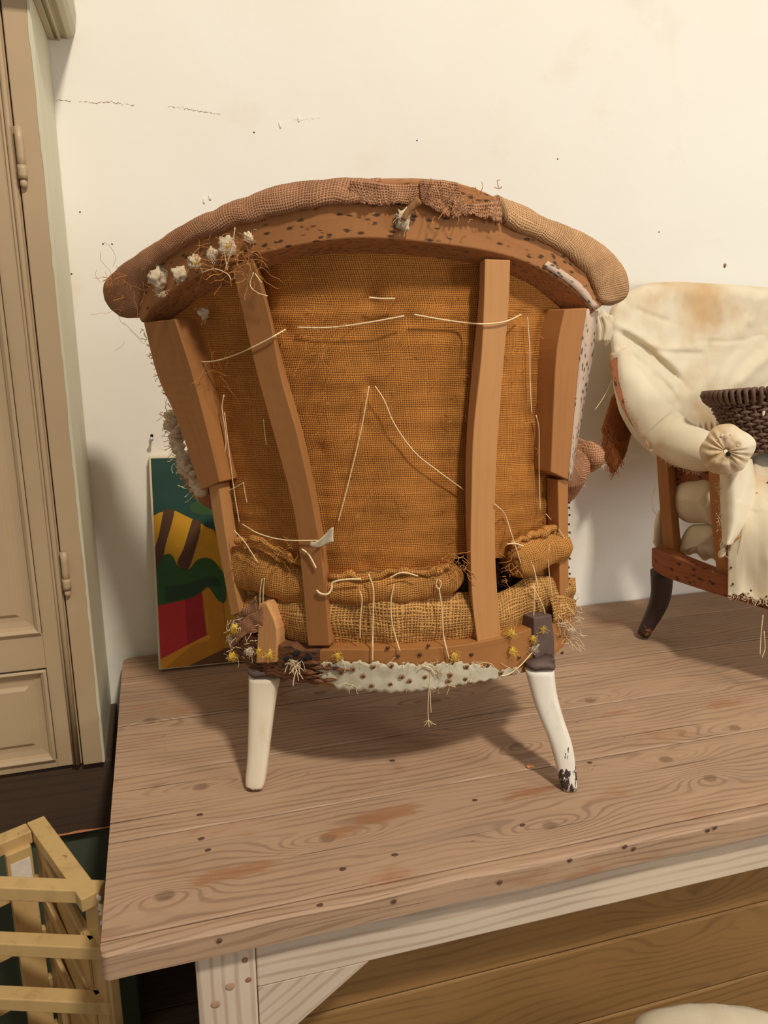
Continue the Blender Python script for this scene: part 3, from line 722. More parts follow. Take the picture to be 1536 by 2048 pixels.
for (zx, zy) in [(435, 1517), (385, 1475), (545, 1510), (800, 1510), (585, 1465), (1035, 1525), (1080, 1560), (1120, 1480), (1090, 1600), (1250, 1500), (1270, 1420), (1235, 1420)]:
    p = S([(620+zx/2.477, 700+zy/2.477)], -.006)[0]; V, Fc = blob_geo(p, .0026, zx, .3, 1, squash=(1.2, .6, 1)); mesh('tack', V, Fc, M_iron, ch)
for q in [(574, 1318), (604, 1322), (592, 1307), (617, 1315)]:
    p = S([q], -.007)[0]; V, Fc = blob_geo(p, .0045, q[0], .3, 2, squash=(1.2, .5, 1)); mesh('nail_hole', V, Fc, M_dark, ch)
for i in range(14):
    y = 1005+i*14+4*math.sin(i*5.1); q = (1138.5+1.2*math.sin(i*3.3), y); p = S([q], .008)[0]; V, Fc = blob_geo(p, .0020, i, .3, 1); mesh('tack', V, Fc, M_iron, ch)

# --- corner blocks
a = S(resample([(512, 1326), (516, 1262), (520, 1207)], 8), -.009); b_ = S(resample([(552, 1325), (552, 1255), (532, 1206)], 8), -.009)
beam('corner_wedge', [a, b_, b_+inward(b_)*.02, a+inward(a)*.02], 8, M_fresh, ch, .001, label='pale bare wood wedge at the left corner')
a = S(resample([(1072, 1345), (1069, 1290), (1068, 1236)], 8), -.010); b_ = S(resample([(1110, 1322), (1109, 1280), (1104, 1229)], 8), -.010)
beam('corner_block', [a, b_, b_+inward(b_)*.03, a+inward(a)*.03], 8, M_black, ch, .002, label='dark stained block above the right leg')

# --- legs
def leg(L, Rr, b0, b1, mat, lab, n=26):
    Lp = resample(L, n); Rp = resample(Rr, n); rings = []
    for i in range(n):
        t = i/(n-1); b = b0+(b1-b0)*t; l = onb(*Lp[i], b); r = onb(*Rp[i], b); c = (l+r)/2; hw = (r-l)/2; w = np.linalg.norm(hw)
        z0 = c[2]; ring = []
        sc = 1.0 if i < n-2 else (.97 if i == n-2 else .86)
        for j in range(20):
            a = 2*math.pi*j/20; ca, sa = math.cos(a), math.sin(a); e = .62
            ca = math.copysign(abs(ca)**e, ca); sa = math.copysign(abs(sa)**e, sa)
            q = c+sc*(hw*ca*.96+BX*sa*w*.9); q[2] = z0+.0012*nz(q, 40, 3); ring.append(q)
        rings.append(np.array(ring))
    dz = ZT+.0014-rings[-1][:, 2].min()
    for i, r in enumerate(rings): r[:, 2] += dz*(i/(n-1))
    rings[-1][:, 2] = ZT+.0014
    V, Fc, uv = loft(rings)
    o = mesh('leg', V, Fc, mat, ch, uv=uv, label=lab)
    # dark bare band at the top
    tr = [r+(r-r.mean(0))*.02 for r in rings[:2]]
    for k_, r in enumerate(tr): r[:, 2] += .012-.001*k_+np.array([.0018*math.sin(j*1.7) for j in range(20)])
    V, Fc, uv = loft(tr); mesh('leg_top', V, Fc, M_black, o, uv=uv, label='black band at the top of the leg')
    return o
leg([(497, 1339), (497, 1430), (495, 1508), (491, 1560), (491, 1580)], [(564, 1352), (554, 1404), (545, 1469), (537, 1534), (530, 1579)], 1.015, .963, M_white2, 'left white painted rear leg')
leg([(1046, 1340), (1068, 1415), (1092, 1472), (1108, 1521), (1121, 1577)], [(1108, 1325), (1114, 1378), (1129, 1435), (1146, 1493), (1156, 1577)], 1.012, .963, M_white, 'right white painted rear leg with chipped black patches at the foot')
for sx in (-1, 1):
    c0 = AX*sx*.18+BX*1.30+np.array([0, 0, .90]); c1 = AX*sx*.185+BX*1.31+np.array([0, 0, ZT+.003])
    tube('leg', [c0, (c0+c1)/2, c1], [.024, .02, .015], M_white, ch, 14, 10, label='front leg hidden behind the seat rail')

# --- unseen front of the chair: padded back, seat, arms
def innerback(u, v):
    a = -.27+.54*u; z = .93+.53*v; e = (abs(2*u-1))**4*.02+(v**6)*.03
    p = PA(a*(.85+.15*v), z, .10-e); return p+.004*np.array([nz(p, 9, 1), nz(p, 9, 2), 0])
grid('padded_inner_back', innerback, 30, 30, M_burlap2, ch)
ring = []
for j in range(40):
    t = j/39
    if t <= .7:
        a = -.215+.43*t/.7; b0, K, a0 = prm(np.array(.9)); ring.append(AX*a+BX*(b0+K*(a-a0)**2+.03))
    else:
        u = (t-.7)/.3; a = .215-.43*u; ring.append(AX*a+BX*(1.325+.02*math.sin(u*math.pi)))
ring = np.array(ring); c = ring.mean(0); rs = []
for z, s in [(.875, .97), (.88, 1), (.93, 1.0), (.965, .98), (.985, .9), (.99, .5), (.992, .05)]:
    r = c+(ring-c)*s; r[:, 2] = z; rs.append(r)
V, Fc, uv = loft(rs); mesh('seat', V, Fc, M_burlap3, ch, uv=uv)
for sx in (-1, 1):
    P = [AX*sx*.27+BX*1.10+np.array([0, 0, 1.16]), AX*sx*.275+BX*1.2+np.array([0, 0, 1.11]), AX*sx*.27+BX*1.25+np.array([0, 0, 1.09]), AX*sx*.262+BX*1.31+np.array([0, 0, 1.085])]
    tube('arm', P, [.03, .034, .036, .034], M_burlap2, ch, 14, 16)
    q = AX*sx*.25+BX*1.29
    V, Fc = box_geo(q+np.array([0, 0, .985]), AX*.016, BX*.02, [0, 0, .085]); board('arm_post', V, Fc, (0, 0, 1), M_chairwood, ch)
# scrolled arm end that shows past the right post
c = onb(1180, 913, 1.16); b = Bag()
V, Fc = blob_geo(c, .022, 5, .18, 3, 1.4, (.85, 1.2, 1.05))
mesh('arm_scroll', V, Fc, M_burlap2, ch, uv=np.c_[V @ AX, V[:, 2]], label='curled burlap end of the right arm')
th = np.linspace(0, 11.5, 60); ax_ = AX*.8+BX*.6
P = np.array([c-BX*.020+AX*.002+ax_*(.004+.00105*t)*math.cos(t+2)+np.array([0, 0, 1])*(.004+.00115*t)*math.sin(t+2)+BX*.0016*t for t in th])
V, Fc, uv = tube_geo(P, np.linspace(.0030, .0058, 60), 9); mesh('scroll_coil', V, Fc, M_burlap2, ch, uv=uv)
tuft((1203, 932), .003, M_cotton, 'cotton_tuft', .07, 45, (1, 1, 1), 16, .010)
tube('arm', [c, c+BX*.1-AX*.02, c+BX*.2-AX*.05], [.019, .022, .024], M_burlap2, ch, 12, 12)
tuft((1150, 965), .008, M_cotton, 'cotton_tuft', .05, 44, (.7, .8, 1.2), 14, .02)
# frayed wadding hanging along the left side
b = Bag(); rnd = random.Random(3)
for i in range(26):
    t = i/25; x = np.interp(t, [0, .35, .7, 1], [345, 352, 372, 402]); y = 832+t*150
    p = S([(x+rnd.uniform(-5, 5), y)], .03)[0]; V, Fc = blob_geo(p, .009*rnd.uniform(.7, 1.2), i, .6, 2, 1.8); b.add(V, Fc)
b.build('frayed_wadding', M_cotton, ch, label='frayed dirty wadding along the left side')
b = Bag()
for i in range(90):
    t = rnd.random(); x = np.interp(t, [0, .35, .7, 1], [343, 350, 370, 402]); y = 825+t*160
    p = S([(x, y)], .025)[0]; V, Fc, u_ = tube_geo(strand(p, -AX*rnd.uniform(.2, 1)+np.array([0, 0, rnd.gauss(0, .8)]), rnd.uniform(.008, .03), .9, 7), .0005, 3, False); b.add(V, Fc)
for i in range(40):
    t = rnd.random(); q = (np.interp(t, [0, 1], [288, 345]), 660+t*170); p = S([q], .01)[0]
    V, Fc, u_ = tube_geo(strand(p, -AX+np.array([0, 0, rnd.gauss(0, .8)]), rnd.uniform(.003, .010), .9, 5), .0005, 3, False); b.add(V, Fc)
b.build('frayed_threads', M_twine, ch, kind='stuff')

# --- twine, hanging threads
def slatoff(x, y):
    l1 = np.interp(y, [532, 750, 1014, 1292], [463, 514, 585, 616]); r1 = np.interp(y, [515, 750, 1014, 1292], [507, 566, 630, 664])
    l2 = np.interp(y, [518, 711, 983, 1284], [966, 958, 938, 948]); r2 = np.interp(y, [520, 711, 983, 1274], [1022, 1011, 993, 1004])
    for l, r in ((l1, r1), (l2, r2)):
        if l-6 < x < r+6: return -.0035
    if y > 1290: return -.010
    if y > 1060: return .0
    return .024
def twine(pts, r=.0010, n=40, name='twine', off=None, mat=None):
    q = resample(pts, n); o_ = np.array([slatoff(*p) if off is None else off for p in q])
    for _ in range(4): o_ = np.minimum(o_, np.convolve(np.pad(o_, 2, 'edge'), np.ones(5)/5, 'valid'))
    P = S(q, o_); return tube(name, P, r*.82, mat or M_twine, ch, 6)
for pts, r in [([(388, 724), (430, 722), (480, 706), (530, 682), (571, 659)], .0011), ([(595, 655), (660, 655), (730, 646), (808, 632)], .0011), ([(828, 629), (890, 640), (960, 648), (1010, 643), (1042, 629)], .0011),
               ([(738, 772), (733, 800), (720, 870), (692, 985), (676, 1045)], .0009), ([(750, 772), (768, 800), (790, 850), (830, 905), (880, 945), (928, 980)], .0009), ([(990, 1008), (1010, 1030), (1025, 1075), (1042, 1128)], .0009),
               ([(1055, 634), (1059, 700), (1060, 760), (1063, 826)], .0010), ([(1072, 830), (1078, 860), (1078, 930), (1080, 1020)], .0009), ([(388, 727), (387, 760), (396, 800), (414, 836), (440, 866)], .0010),
               ([(448, 790), (444, 812), (446, 830), (452, 880), (446, 930), (443, 975)], .0010), ([(449, 825), (458, 900), (468, 980), (479, 1046)], .0008), ([(484, 1048), (520, 1068), (570, 1080), (636, 1081)], .0010),
               ([(1092, 1028), (1112, 1052), (1138, 1090)], .0009), ([(720, 1182), (724, 1200), (721, 1240), (720, 1276)], .0009), ([(737, 1148), (747, 1180), (746, 1240), (745, 1322)], .0011),
               ([(788, 1168), (782, 1205), (785, 1250), (800, 1303)], .0010), ([(878, 1176), (884, 1220), (887, 1270), (898, 1318)], .0011), ([(524, 1158), (520, 1190), (521, 1248)], .0009), ([(529, 1156), (526, 1200), (528, 1290)], .0009),
               ([(1060, 1118), (1068, 1140), (1076, 1176)], .0013), ([(1068, 1170), (1068, 1210), (1066, 1268)], .0008), ([(1064, 1172), (1080, 1200), (1090, 1232), (1082, 1278), (1060, 1310), (1028, 1342), (1000, 1352), (968, 1346)], .0011),
               ([(1098, 1088), (1097, 1130), (1104, 1190), (1116, 1238)], .0009), ([(633, 1180), (641, 1187), (655, 1188), (663, 1178), (665, 1165), (690, 1159), (722, 1158)], .0017),
               ([(738, 595), (760, 597), (790, 597)], .0012), ([(446, 985), (470, 975), (487, 965)], .0007), ([(487, 966), (490, 985), (494, 1005)], .0007), ([(468, 1060), (490, 1085), (515, 1124)], .0009), ([(780, 1155), (805, 1145), (836, 1152)], .0011),
               ([(1014, 1088), (1030, 1087), (1046, 1092)], .0012), ([(604, 1098), (618, 1110), (632, 1136)], .0014), ([(527, 838), (530, 870), (533, 890)], .0007), ([(870, 1348), (860, 1336), (846, 1332), (836, 1340)], .0009), ([(950, 1338), (965, 1325), (985, 1330), (993, 1352)], .0008), ([(940, 1365), (948, 1350), (968, 1342)], .0008)]:
    twine(pts, r)
th = np.linspace(0, 6.6, 20); twine([(877+5*math.cos(t), 1168+9*math.sin(t)) for t in th], .0009, 24)
twine([(862, 1340), (858, 1380), (856, 1420), (858, 1454)], .0007, off=-.008); twine([(864, 1342), (861, 1385), (862, 1425)], .0006, off=-.007)
for i in range(5):
    p = S([(858, 1440)], -.008)[0]; tube('thread_end', strand(p, (random.gauss(0, .6), random.gauss(0, .3), -1), .012, .6, 5), .0004, M_twine, ch, 4)
# twine above the left end over the rail
for pts in [[(470, 455), (463, 500), (450, 540)], [(448, 500), (455, 540)], [(404, 545), (430, 538), (455, 548), (462, 560)], [(507, 545), (500, 570), (514, 585), (535, 592)], [(510, 547), (523, 565)]]: twine(pts, .0008, 20, off=-.012)
# scrap of cloth caught on the string
def scrap(u, v):
    x = 622+u*46; y = 1086-u*12+(v-.5)*(8+22*u)+6*math.sin(u*5); p = S([(x, y)], -.006)[0]
    return p-inward(p)[0]*(.004*math.sin(u*7+v*2))
grid('cloth_scrap', scrap, 14, 8, M_cream2, ch, solid=.0006, label='small torn scrap of pale cloth on the twine')
for i, (q, r, m_) in enumerate([((907, 1312), .006, M_yellow), ((1024, 1302), .007, M_yellow), ((1022, 1266), .007, M_yellow), ((1066, 1277), .006, M_yellow), ((1083, 1256), .005, M_yellow), ((520, 1302), .007, M_yellow), ((543, 1308), .009, M_yellow), ((466, 1312), .009, M_yellow), ((470, 1258), .009, M_yellow), ((675, 1312), .005, M_yellow),
                                ((500, 1304), .008, M_cotton), ((462, 1278), .007, M_cotton), ((585, 1325), .004, M_cotton), ((1030, 1340), .006, M_cotton), ((1066, 1297), .005, M_cotton), ((1140, 1262), .006, M_cotton), ((1128, 1250), .005, M_cotton), ((880, 1345), .003, M_cotton)]):
    tuft(q, r*.6, m_, 'fibre_tuft', -.008, 60+i, (1, .5, 1.2), 44, .010)
b = Bag()
for i in range(70):     # frayed fringe on the cloth strip and rail
    x = rnd.uniform(640, 1040); y = np.interp(x, [640, 780, 931, 1040], [1326, 1326, 1325, 1338]) if rnd.random() < .7 else np.interp(x, [640, 781, 963, 1040], [1354, 1384, 1362, 1346])
    V, Fc, u_ = tube_geo(strand(S([(x, y)], -.009)[0], (rnd.gauss(0, 1), -.3, rnd.gauss(0, .6)), rnd.uniform(.004, .016), 1, 6), .0003, 3, False); b.add(V, Fc)
for i in range(60):     # right end of the rail
    q = (rnd.uniform(1110, 1160), rnd.uniform(1195, 1290)); V, Fc, u_ = tube_geo(strand(S([q], -.004)[0], AX*rnd.gauss(.6, .6)+np.array([0, 0, rnd.gauss(-.2, .7)])-BX*.3, rnd.uniform(.008, .025), .7, 6), .0004, 3, False); b.add(V, Fc)
for i in range(60):     # left corner
    q = (rnd.uniform(455, 530), rnd.uniform(1235, 1320)); V, Fc, u_ = tube_geo(strand(S([q], -.004)[0], -AX*rnd.gauss(.5, .6)+np.array([0, 0, rnd.gauss(-.2, .7)])-BX*.3, rnd.uniform(.006, .02), .9, 6), .0004, 3, False); b.add(V, Fc)
for i in range(14):
    q = (rnd.uniform(570, 605), rnd.uniform(1318, 1332)); V, Fc, u_ = tube_geo(strand(S([q], -.012)[0], (rnd.gauss(0, .8), -.2, -1), rnd.uniform(.01, .035), .5, 7), .0005, 3, False); b.add(V, Fc)
b.build('frayed_threads', M_twine, ch, kind='stuff')
b = Bag()
for i in range(150):    # jute ends along the torn edges
    k = rnd.random()
    if k < .3: q = (rnd.uniform(470, 600), rnd.uniform(1075, 1140)); o_ = .008
    elif k < .5: q = (rnd.uniform(870, 935), rnd.uniform(1105, 1160)); o_ = .004
    elif k < .65: q = (rnd.uniform(1000, 1040), rnd.uniform(1090, 1165)); o_ = .004
    elif k < .85: q = (rnd.uniform(850, 1005), rnd.uniform(355, 442)); o_ = -.012
    else: q = (rnd.uniform(205, 260), rnd.uniform(540, 620)); o_ = -.006
    V, Fc, u_ = tube_geo(strand(S([q], o_)[0], (rnd.gauss(0, 1), -.5, rnd.gauss(-.1, .8)), rnd.uniform(.008, .022), .9, 7), .0005, 3, False); b.add(V, Fc)
for i in range(45):
    q = (rnd.uniform(395, 520), rnd.uniform(470, 565)); V, Fc, u_ = tube_geo(strand(S([q], -.010)[0], (rnd.gauss(0, 1), -.3, rnd.gauss(-.2, .8)), rnd.uniform(.015, .04), .7, 14), .00035, 3, False); b.add(V, Fc)
for i in range(60):     # fine curled hair around the left rail end and on the panel
    q = random.choice([(280, 570), (300, 560), (470, 500), (500, 520), (440, 760), (430, 730), (640, 680), (245, 640), (220, 550)])
    V, Fc, u_ = tube_geo(strand(S([(q[0]+rnd.gauss(0, 12), q[1]+rnd.gauss(0, 12))], -.010 if q[0] < 400 or q[1] < 560 else .02)[0], (rnd.gauss(0, 1), -.3, rnd.gauss(0, 1)), rnd.uniform(.02, .05), .55, 14), .00025, 3, False); b.add(V, Fc)
b.build('frayed_threads', M_jute, ch, kind='stuff')
b = Bag()
for i in range(130):    # short broken fibres standing out of the woven back
    x = rnd.uniform(400, 1110); y = rnd.uniform(540, 1110)
    V, Fc, u_ = tube_geo(strand(S([(x, y)], .028)[0], (rnd.gauss(0, 1), -.6, rnd.gauss(0, 1)), rnd.uniform(.004, .012), .6, 5), .0004, 3, False); b.add(V, Fc)
b.build('broken_fibres', M_jute, ch, kind='stuff')
# curled rag of burlap hanging over the left lower corner
def lrag(u, v):
    x = 458+u*72; y = 1268-u*62+v*(26+20*u)+4*math.sin(u*9); p = S([(x, y)], -.004)[0]; return p-inward(p)[0]*(.006*nz(p, 60, 4)+.003)
grid('burlap_rag', lrag, 24, 10, M_burlap2, ch, solid=.001)
rag([(468, 1240), (490, 1215), (515, 1190)], [(470, 1275), (500, 1262), (520, 1240)], 14, 8, M_burlap2, .005, 21, .004, 5)
rag([(1100, 1195), (1125, 1190), (1150, 1200)], [(1105, 1245), (1130, 1240), (1152, 1228)], 14, 8, M_burlap3, -.004, 23, .004, 5)

# ================================================================== painting leaning on the wall
pb, pt = np.array([-.031, 1.386, ZT+.0055]), np.array([-.022, 1.462, 1.118])
upv = (pt-pb); H_ = np.linalg.norm(upv); upv /= H_; xv = np.array([1.0, 0, 0]); xv -= upv*(xv @ upv); xv /= np.linalg.norm(xv); nv_ = np.cross(xv, upv)
if nv_[1] > 0: nv_ = -nv_
pic = empty('painting', pb, 'small unframed painting of green trees and a red pot, leaning on the wall', 'painting')
WP = .25
V, Fc = box_geo(pb+xv*WP/2+upv*H_/2-nv_*.009, xv*WP/2, upv*H_/2, nv_*.009)
board('canvas', V, Fc, xv, M_cream2, pic, .002)
def onpic(zx, zy, d):
    r = rays((270+zx/4.096, 880+zy/4.096))[0]; o = pb; t = ((o-CAM) @ nv_)/(r @ nv_); p = CAM+r*t-pb
    a = min(max(p @ xv, .004), WP-.004); b_ = min(max(p @ upv, .003), H_-.004); return pb+xv*a+upv*b_+nv_*d
def pmat(n, c): return plain(n, lin(*c), .22, .45, 28, .0004)
layers = [('yellow_ground', (196, 142, 28), [(0, 0), (1400, 0), (1400, 2200), (0, 2200)]),
          ('tree_crown', (34, 66, 52), [(60, 60), (330, 60), (1400, 60), (1400, 760), (700, 760), (640, 735), (560, 700), (500, 655), (420, 630), (380, 598), (330, 580), (240, 580), (60, 590)]),
          ('tree_crown', (52, 80, 40), [(440, 540), (520, 500), (600, 520), (640, 600), (560, 610), (470, 590)]),
          ('tree_trunk', (84, 54, 30), [(235, 572), (320, 588), (250, 860), (215, 1050), (160, 1040), (150, 930), (190, 800)]),
          ('tree_trunk', (84, 54, 30), [(470, 650), (540, 680), (500, 870), (430, 1060), (350, 1010), (400, 880)]),
          ('red_pot', (190, 44, 44), [(100, 1360), (545, 1245), (585, 1600), (100, 1840)]),
          ('red_pot', (160, 32, 34), [(410, 1270), (545, 1245), (585, 1600), (430, 1680)]),
          ('ochre_band', (190, 124, 20), [(545, 1240), (690, 1220), (720, 1700), (440, 1900), (200, 1920), (100, 1900), (100, 1845), (585, 1600)]),
          ('ochre_band', (214, 142, 34), [(100, 1845), (215, 1790), (585, 1600), (600, 1640), (460, 1690), (235, 1875), (100, 1930)]),
          ('green_bush', (44, 84, 34), [(60, 1100), (165, 1062), (235, 945), (300, 940), (350, 1035), (440, 1060), (500, 990), (560, 965), (630, 980), (700, 1060), (740, 1130), (740, 1320), (680, 1310), (600, 1200), (560, 1212), (520, 1260), (430, 1300), (300, 1330), (190, 1352), (60, 1360)]),
          ('green_bush', (34, 62, 32), [(250, 1200), (400, 1180), (560, 1130), (660, 1120), (700, 1200), (600, 1195), (530, 1250), (420, 1290), (250, 1310)]),
          ('brown_ground', (100, 62, 34), [(440, 1905), (740, 1705), (1400, 1700), (1400, 1960), (480, 1960)]),
          ('brown_ground', (96, 50, 30), [(640, 730), (700, 760), (1400, 760), (1400, 860), (680, 800)])]
for i, (nm, c, poly) in enumerate(layers):
    V = [onpic(x, y, .0004+.00025*i) for x, y in (resample(poly+[poly[0]], 60, len(poly) > 5)[:-1] if len(poly) > 5 else poly)]
    mesh(nm, V, [tuple(range(len(V)))], pmat('oil_'+nm, c), pic, smooth=False)

# ================================================================== cupboard at the left
YC = 1.262; XC = -.128
cu = empty('cupboard', (-.4, 1.37, .49), 'tall drab painted cupboard with panelled door and cornice, left of the table', 'cupboard')
box('carcass', (-.95, YC+.02, .628), (XC-.001, YW, 2.35), M_cupside, cu, 2, .002)
box('side_board', (-.140, YC+.004, .624), (XC, YW-.001, 2.30), M_cupside, cu, 2, .002, label='pale greenish side of the cupboard')
box('stile', (-.1635, YC, .624), (XC-.001, YC+.022, 2.30), M_cup, cu, 2, .002)
# jagged paint edge between the front and side colours
rnd = random.Random(5); V = []
for i in range(120):
    z = .625+i*(1.675/119); V += [np.array([XC-.0005, YC-.0006, z]), np.array([XC-.0028-.0022*abs(mnoise.noise(Vector((z*17, 3, 1))))-.001*rnd.random(), YC-.0006, z])]
mesh('paint_edge', V, [(2*i, 2*i+1, 2*i+3, 2*i+2) for i in range(119)], M_cupside, cu, smooth=False)
def panel(x0, x1, z0, z1):
    # moulded frame: stepped picture-frame loft around a raised field
    prof = [(0, .0035), (.004, .006), (.009, .0015), (.011, -.004), (.022, -.006), (.030, -.006), (.036, -.001), (.038, -.001)]   # inset, proud(+)/deep(-)
    V = []; Fc = []
    for d, h in prof:
        V += [(x0+d, YC+.004-h, z0+d), (x1-d, YC+.004-h, z0+d), (x1-d, YC+.004-h, z1-d), (x0+d, YC+.004-h, z1-d)]
    for i in range(len(prof)-1):
        for j in range(4): Fc.append((4*i+j, 4*i+(j+1) % 4, 4*i+4+(j+1) % 4, 4*i+4+j))
    k = 4*(len(prof)-1); Fc.append((k, k+1, k+2, k+3))
    mesh('door_panel', V, Fc, M_cup, dr, smooth=False, bevel=.0008)
# the door is a stile-and-rail frame: cut by building its boards around the panels
dr = box('door', (-.2045, YC+.004, .626), (-.1655, YC+.022, 2.2), M_cup, cu, 2, .0012)
for x, r in [(-.1715, .0042), (-.178, .0022)]:
    tube('bead', [[x, YC+.003, .627], [x, YC+.003, 1.4], [x, YC+.003, 2.2]], r, M_cup, dr, 10, 6)
for z0, z1 in [(.810, .870), (.626, .640), (2.12, 2.2)]:
    box('door_rail', (-.6, YC+.004, z0), (-.2045, YC+.022, z1), M_cup, dr, 0, .0008)
box('door_stile', (-.62, YC+.004, .626), (-.6, YC+.022, 2.2), M_cup, dr, 2, .001)
panel(-.6, -.2045, .871, 2.12); panel(-.6, -.2045, .640, .809)
def hinge(zt, zb):
    x = -.1585; P = lambda z: [x, YC-.004, z]
    h = tube('hinge', [P(zb+.012), P(zt)], .0055, M_cup, cu, 14, 4)
    tube('hinge_barrel', [P(zb), P(zb+.018)], .0062, M_cup, h, 14, 4)
    V, Fc = blob_geo(P(zb-.006), .0052, 1, .05, 2, squash=(1, 1, 1.3)); mesh('finial', V, Fc, M_cup, h)
hinge(1.623, 1.556); hinge(1.008, .945)
# cornice running round the top, seen at its right return
prof = [(0, 1.798), (.012, 1.797), (.014, 1.806), (.024, 1.806), (.026, 1.813), (.030, 1.813), (.034, 1.808), (.042, 1.812), (.050, 1.826), (.054, 1.848), (.054, 1.90), (.066, 1.93), (.066, 1.97), (0, 1.97)]
prof = [(0, 1.798), (.010, 1.797), (.0105, 1.803), (.014, 1.8035), (.015, 1.797), (.019, 1.797), (.0195, 1.803), (.023, 1.803), (.030, 1.800), (.038, 1.804), (.043, 1.814), (.046, 1.836), (.044, 1.87), (.058, 1.90), (.058, 1.94), (0, 1.94)]
r0 = np.array([[XC+x, YW-.001, z] for x, z in prof]); r1 = np.array([[XC+x, YC-x, z] for x, z in prof]); r2 = np.array([[-.95, YC-x, z] for x, z in prof])
V, Fc, uv = loft([r0, r1, r2]); mesh('cornice', V, Fc, M_cornice, cu, smooth=False, uv=uv, bevel=.0012)
# dark chest below, with a brown top board and green front
box('plinth_board', (-.95, YC+.012, .487), (-.118, YW, .621), M_darkwood, cu, 0, .003)
V = []
for i in range(60):
    x = -.95+i*(.832/59); V += [np.array([x, YC+.0105, .487]), np.array([x, YC+.0105, .490+.004*abs(mnoise.noise(Vector((x*30, 2, 1)))) ])]
mesh('chipped_edge', V, [(2*i, 2*i+1, 2*i+3, 2*i+2) for i in range(59)], M_chip, cu, smooth=False)
box('base_panel', (-.95, YC+.03, .0), (-.112, YW, .4865), M_green, cu, 0, .003)

# ================================================================== corner shelf
ZS = .62
Bc = np.array([-.212, 1.142, 0]); Rc = np.array([-.117, .945, 0]); ur = (Rc-Bc)/np.linalg.norm(Rc-Bc); ul = np.array([ur[1], -ur[0], 0]); LN = np.linalg.norm(Rc-Bc)
if ul[0] > 0: ul = -ul
Lc = Bc+ul*LN
uf = (Lc-Rc)/np.linalg.norm(Lc-Rc); nf = np.array([uf[1], -uf[0], 0]); 
if nf @ (Bc-Rc) < 0: nf = -nf
sh = empty('corner_shelf', (Bc+Rc+Lc)/3, 'yellow cream painted wooden corner shelf with open triangular tiers, beside the table', 'shelf')
def stick(name, p, q, w, h, mat=M_yel, side=None, **kw):
    """bar from p to q; w = half width horizontally, h = half height"""
    p, q = np.array(p, float), np.array(q, float); d = q-p; L = np.linalg.norm(d); d /= L
    s = side if side is not None else np.cross(d, [0, 0, 1]); s = s/np.linalg.norm(s); t = np.cross(s, d)
    V, Fc = box_geo((p+q)/2, d*L/2, s*w, t*h); return board(name, V, Fc, d, mat, sh, .0016, **kw)
zv = np.array([0, 0, 1.0])
iR = (-ur)     # from R towards B
for k, z in enumerate([ZS, .527, .432, .338, .245, .15]):
    hh = .0105
    c = zv*(z-hh)
    stick('front_rail', Rc+uf*.004+nf*.0115+c, Lc+nf*.0115+c, .0115, hh)
    if k == 0:
        stick('side_rail', Bc+ul*.013+c, Rc+ul*.013-ur*.004+c, .013, hh*.99)
        stick('back_rail', Bc+ur*.013+ul*.027+c, Lc+ur*.013+c, .013, hh)
    else:
        # thin triangular shelf board between the rails
        ins = [Rc+nf*.012-ur*.02+ul*.01, Lc+nf*.012+ur*.004, Bc+ur*.014+ul*.014]
        V = np.array([p+zv*(z-.012-e) for e in (0, .008) for p in ins]) ; Fc = [(0, 1, 2), (5, 4, 3), (0, 3, 4, 1), (1, 4, 5, 2), (2, 5, 3, 0)]
        stick('side_rail', Bc+ul*.008+c, Rc+ul*.008-ur*.03+c, .006, hh)
        stick('back_rail', Bc+ur*.008+ul*.02+c, Lc+ur*.008+c, .006, hh)
# posts
stick('corner_post', Bc+ul*.05+ur*.028, Bc+ul*.05+ur*.028+zv*(ZS-.018), .018, .006, side=ul, label='corner post with worn white patches')
stick('corner_post', Bc+ul*.016+ur*.03, Bc+ul*.016+ur*.03+zv*(ZS-.02), .015, .006, side=ur)
V, Fc = box_geo(Bc+ul*.05+ur*.0345+zv*(ZS-.055), ul*.014, ur*.0004, zv*.020); mesh('bare_patch', V, Fc, M_flake, sh, smooth=False)
pr = stick('front_post', Rc+nf*.014+ul*.006, Rc+nf*.014+ul*.006+zv*(ZS-.021), .0065, .014, side=ul, label='right front post with chipped paint')
stick('front_post', Rc-ur*.030+ul*.002, Rc-ur*.030+ul*.002+zv*(ZS-.021), .005, .024, side=ul)
stick('front_post', Lc+nf*.014+ur*.006, Lc+nf*.014+ur*.006+zv*(ZS-.021), .0065, .014, side=ur)
# boarded right side with a slanting top edge under the rail
zt_ = ZS-.022
o_ = ul*.012
q4 = [Bc+ur*.05+zv*.02, Rc-ur*.05+zv*.02, Rc-ur*.05+zv*(zt_-.10), Bc+ur*.05+zv*(zt_-.012)]
V = np.array([p+o_*k for k in (.6, 1.0) for p in q4]); board('side_board', V, [(0, 1, 2, 3), (7, 6, 5, 4), (0, 4, 5, 1), (1, 5, 6, 2), (2, 6, 7, 3), (3, 7, 4, 0)], zv, M_yel, sh, .0008)
# diagonal braces on the right side
for k, z in enumerate([.51, .415, .32]):
    stick('brace', Bc+ul*.02+ur*.03+zv*(z+.08), Rc+ul*.012-ur*.05+zv*z, .004, .010, side=ul)
b = Bag(); rnd = random.Random(9)
for i in range(10):
    p = Rc+uf*(.002+.004*rnd.random())+zv*(ZS-.004-rnd.random()*.05)-nf*.0005; V, Fc = blob_geo(p, .0028, i, .5, 1, squash=(1, .25, 1.8)); b.add(V, Fc)
b.build('bare_patch', M_flake, sh, label='white chipped paint on the front corner')

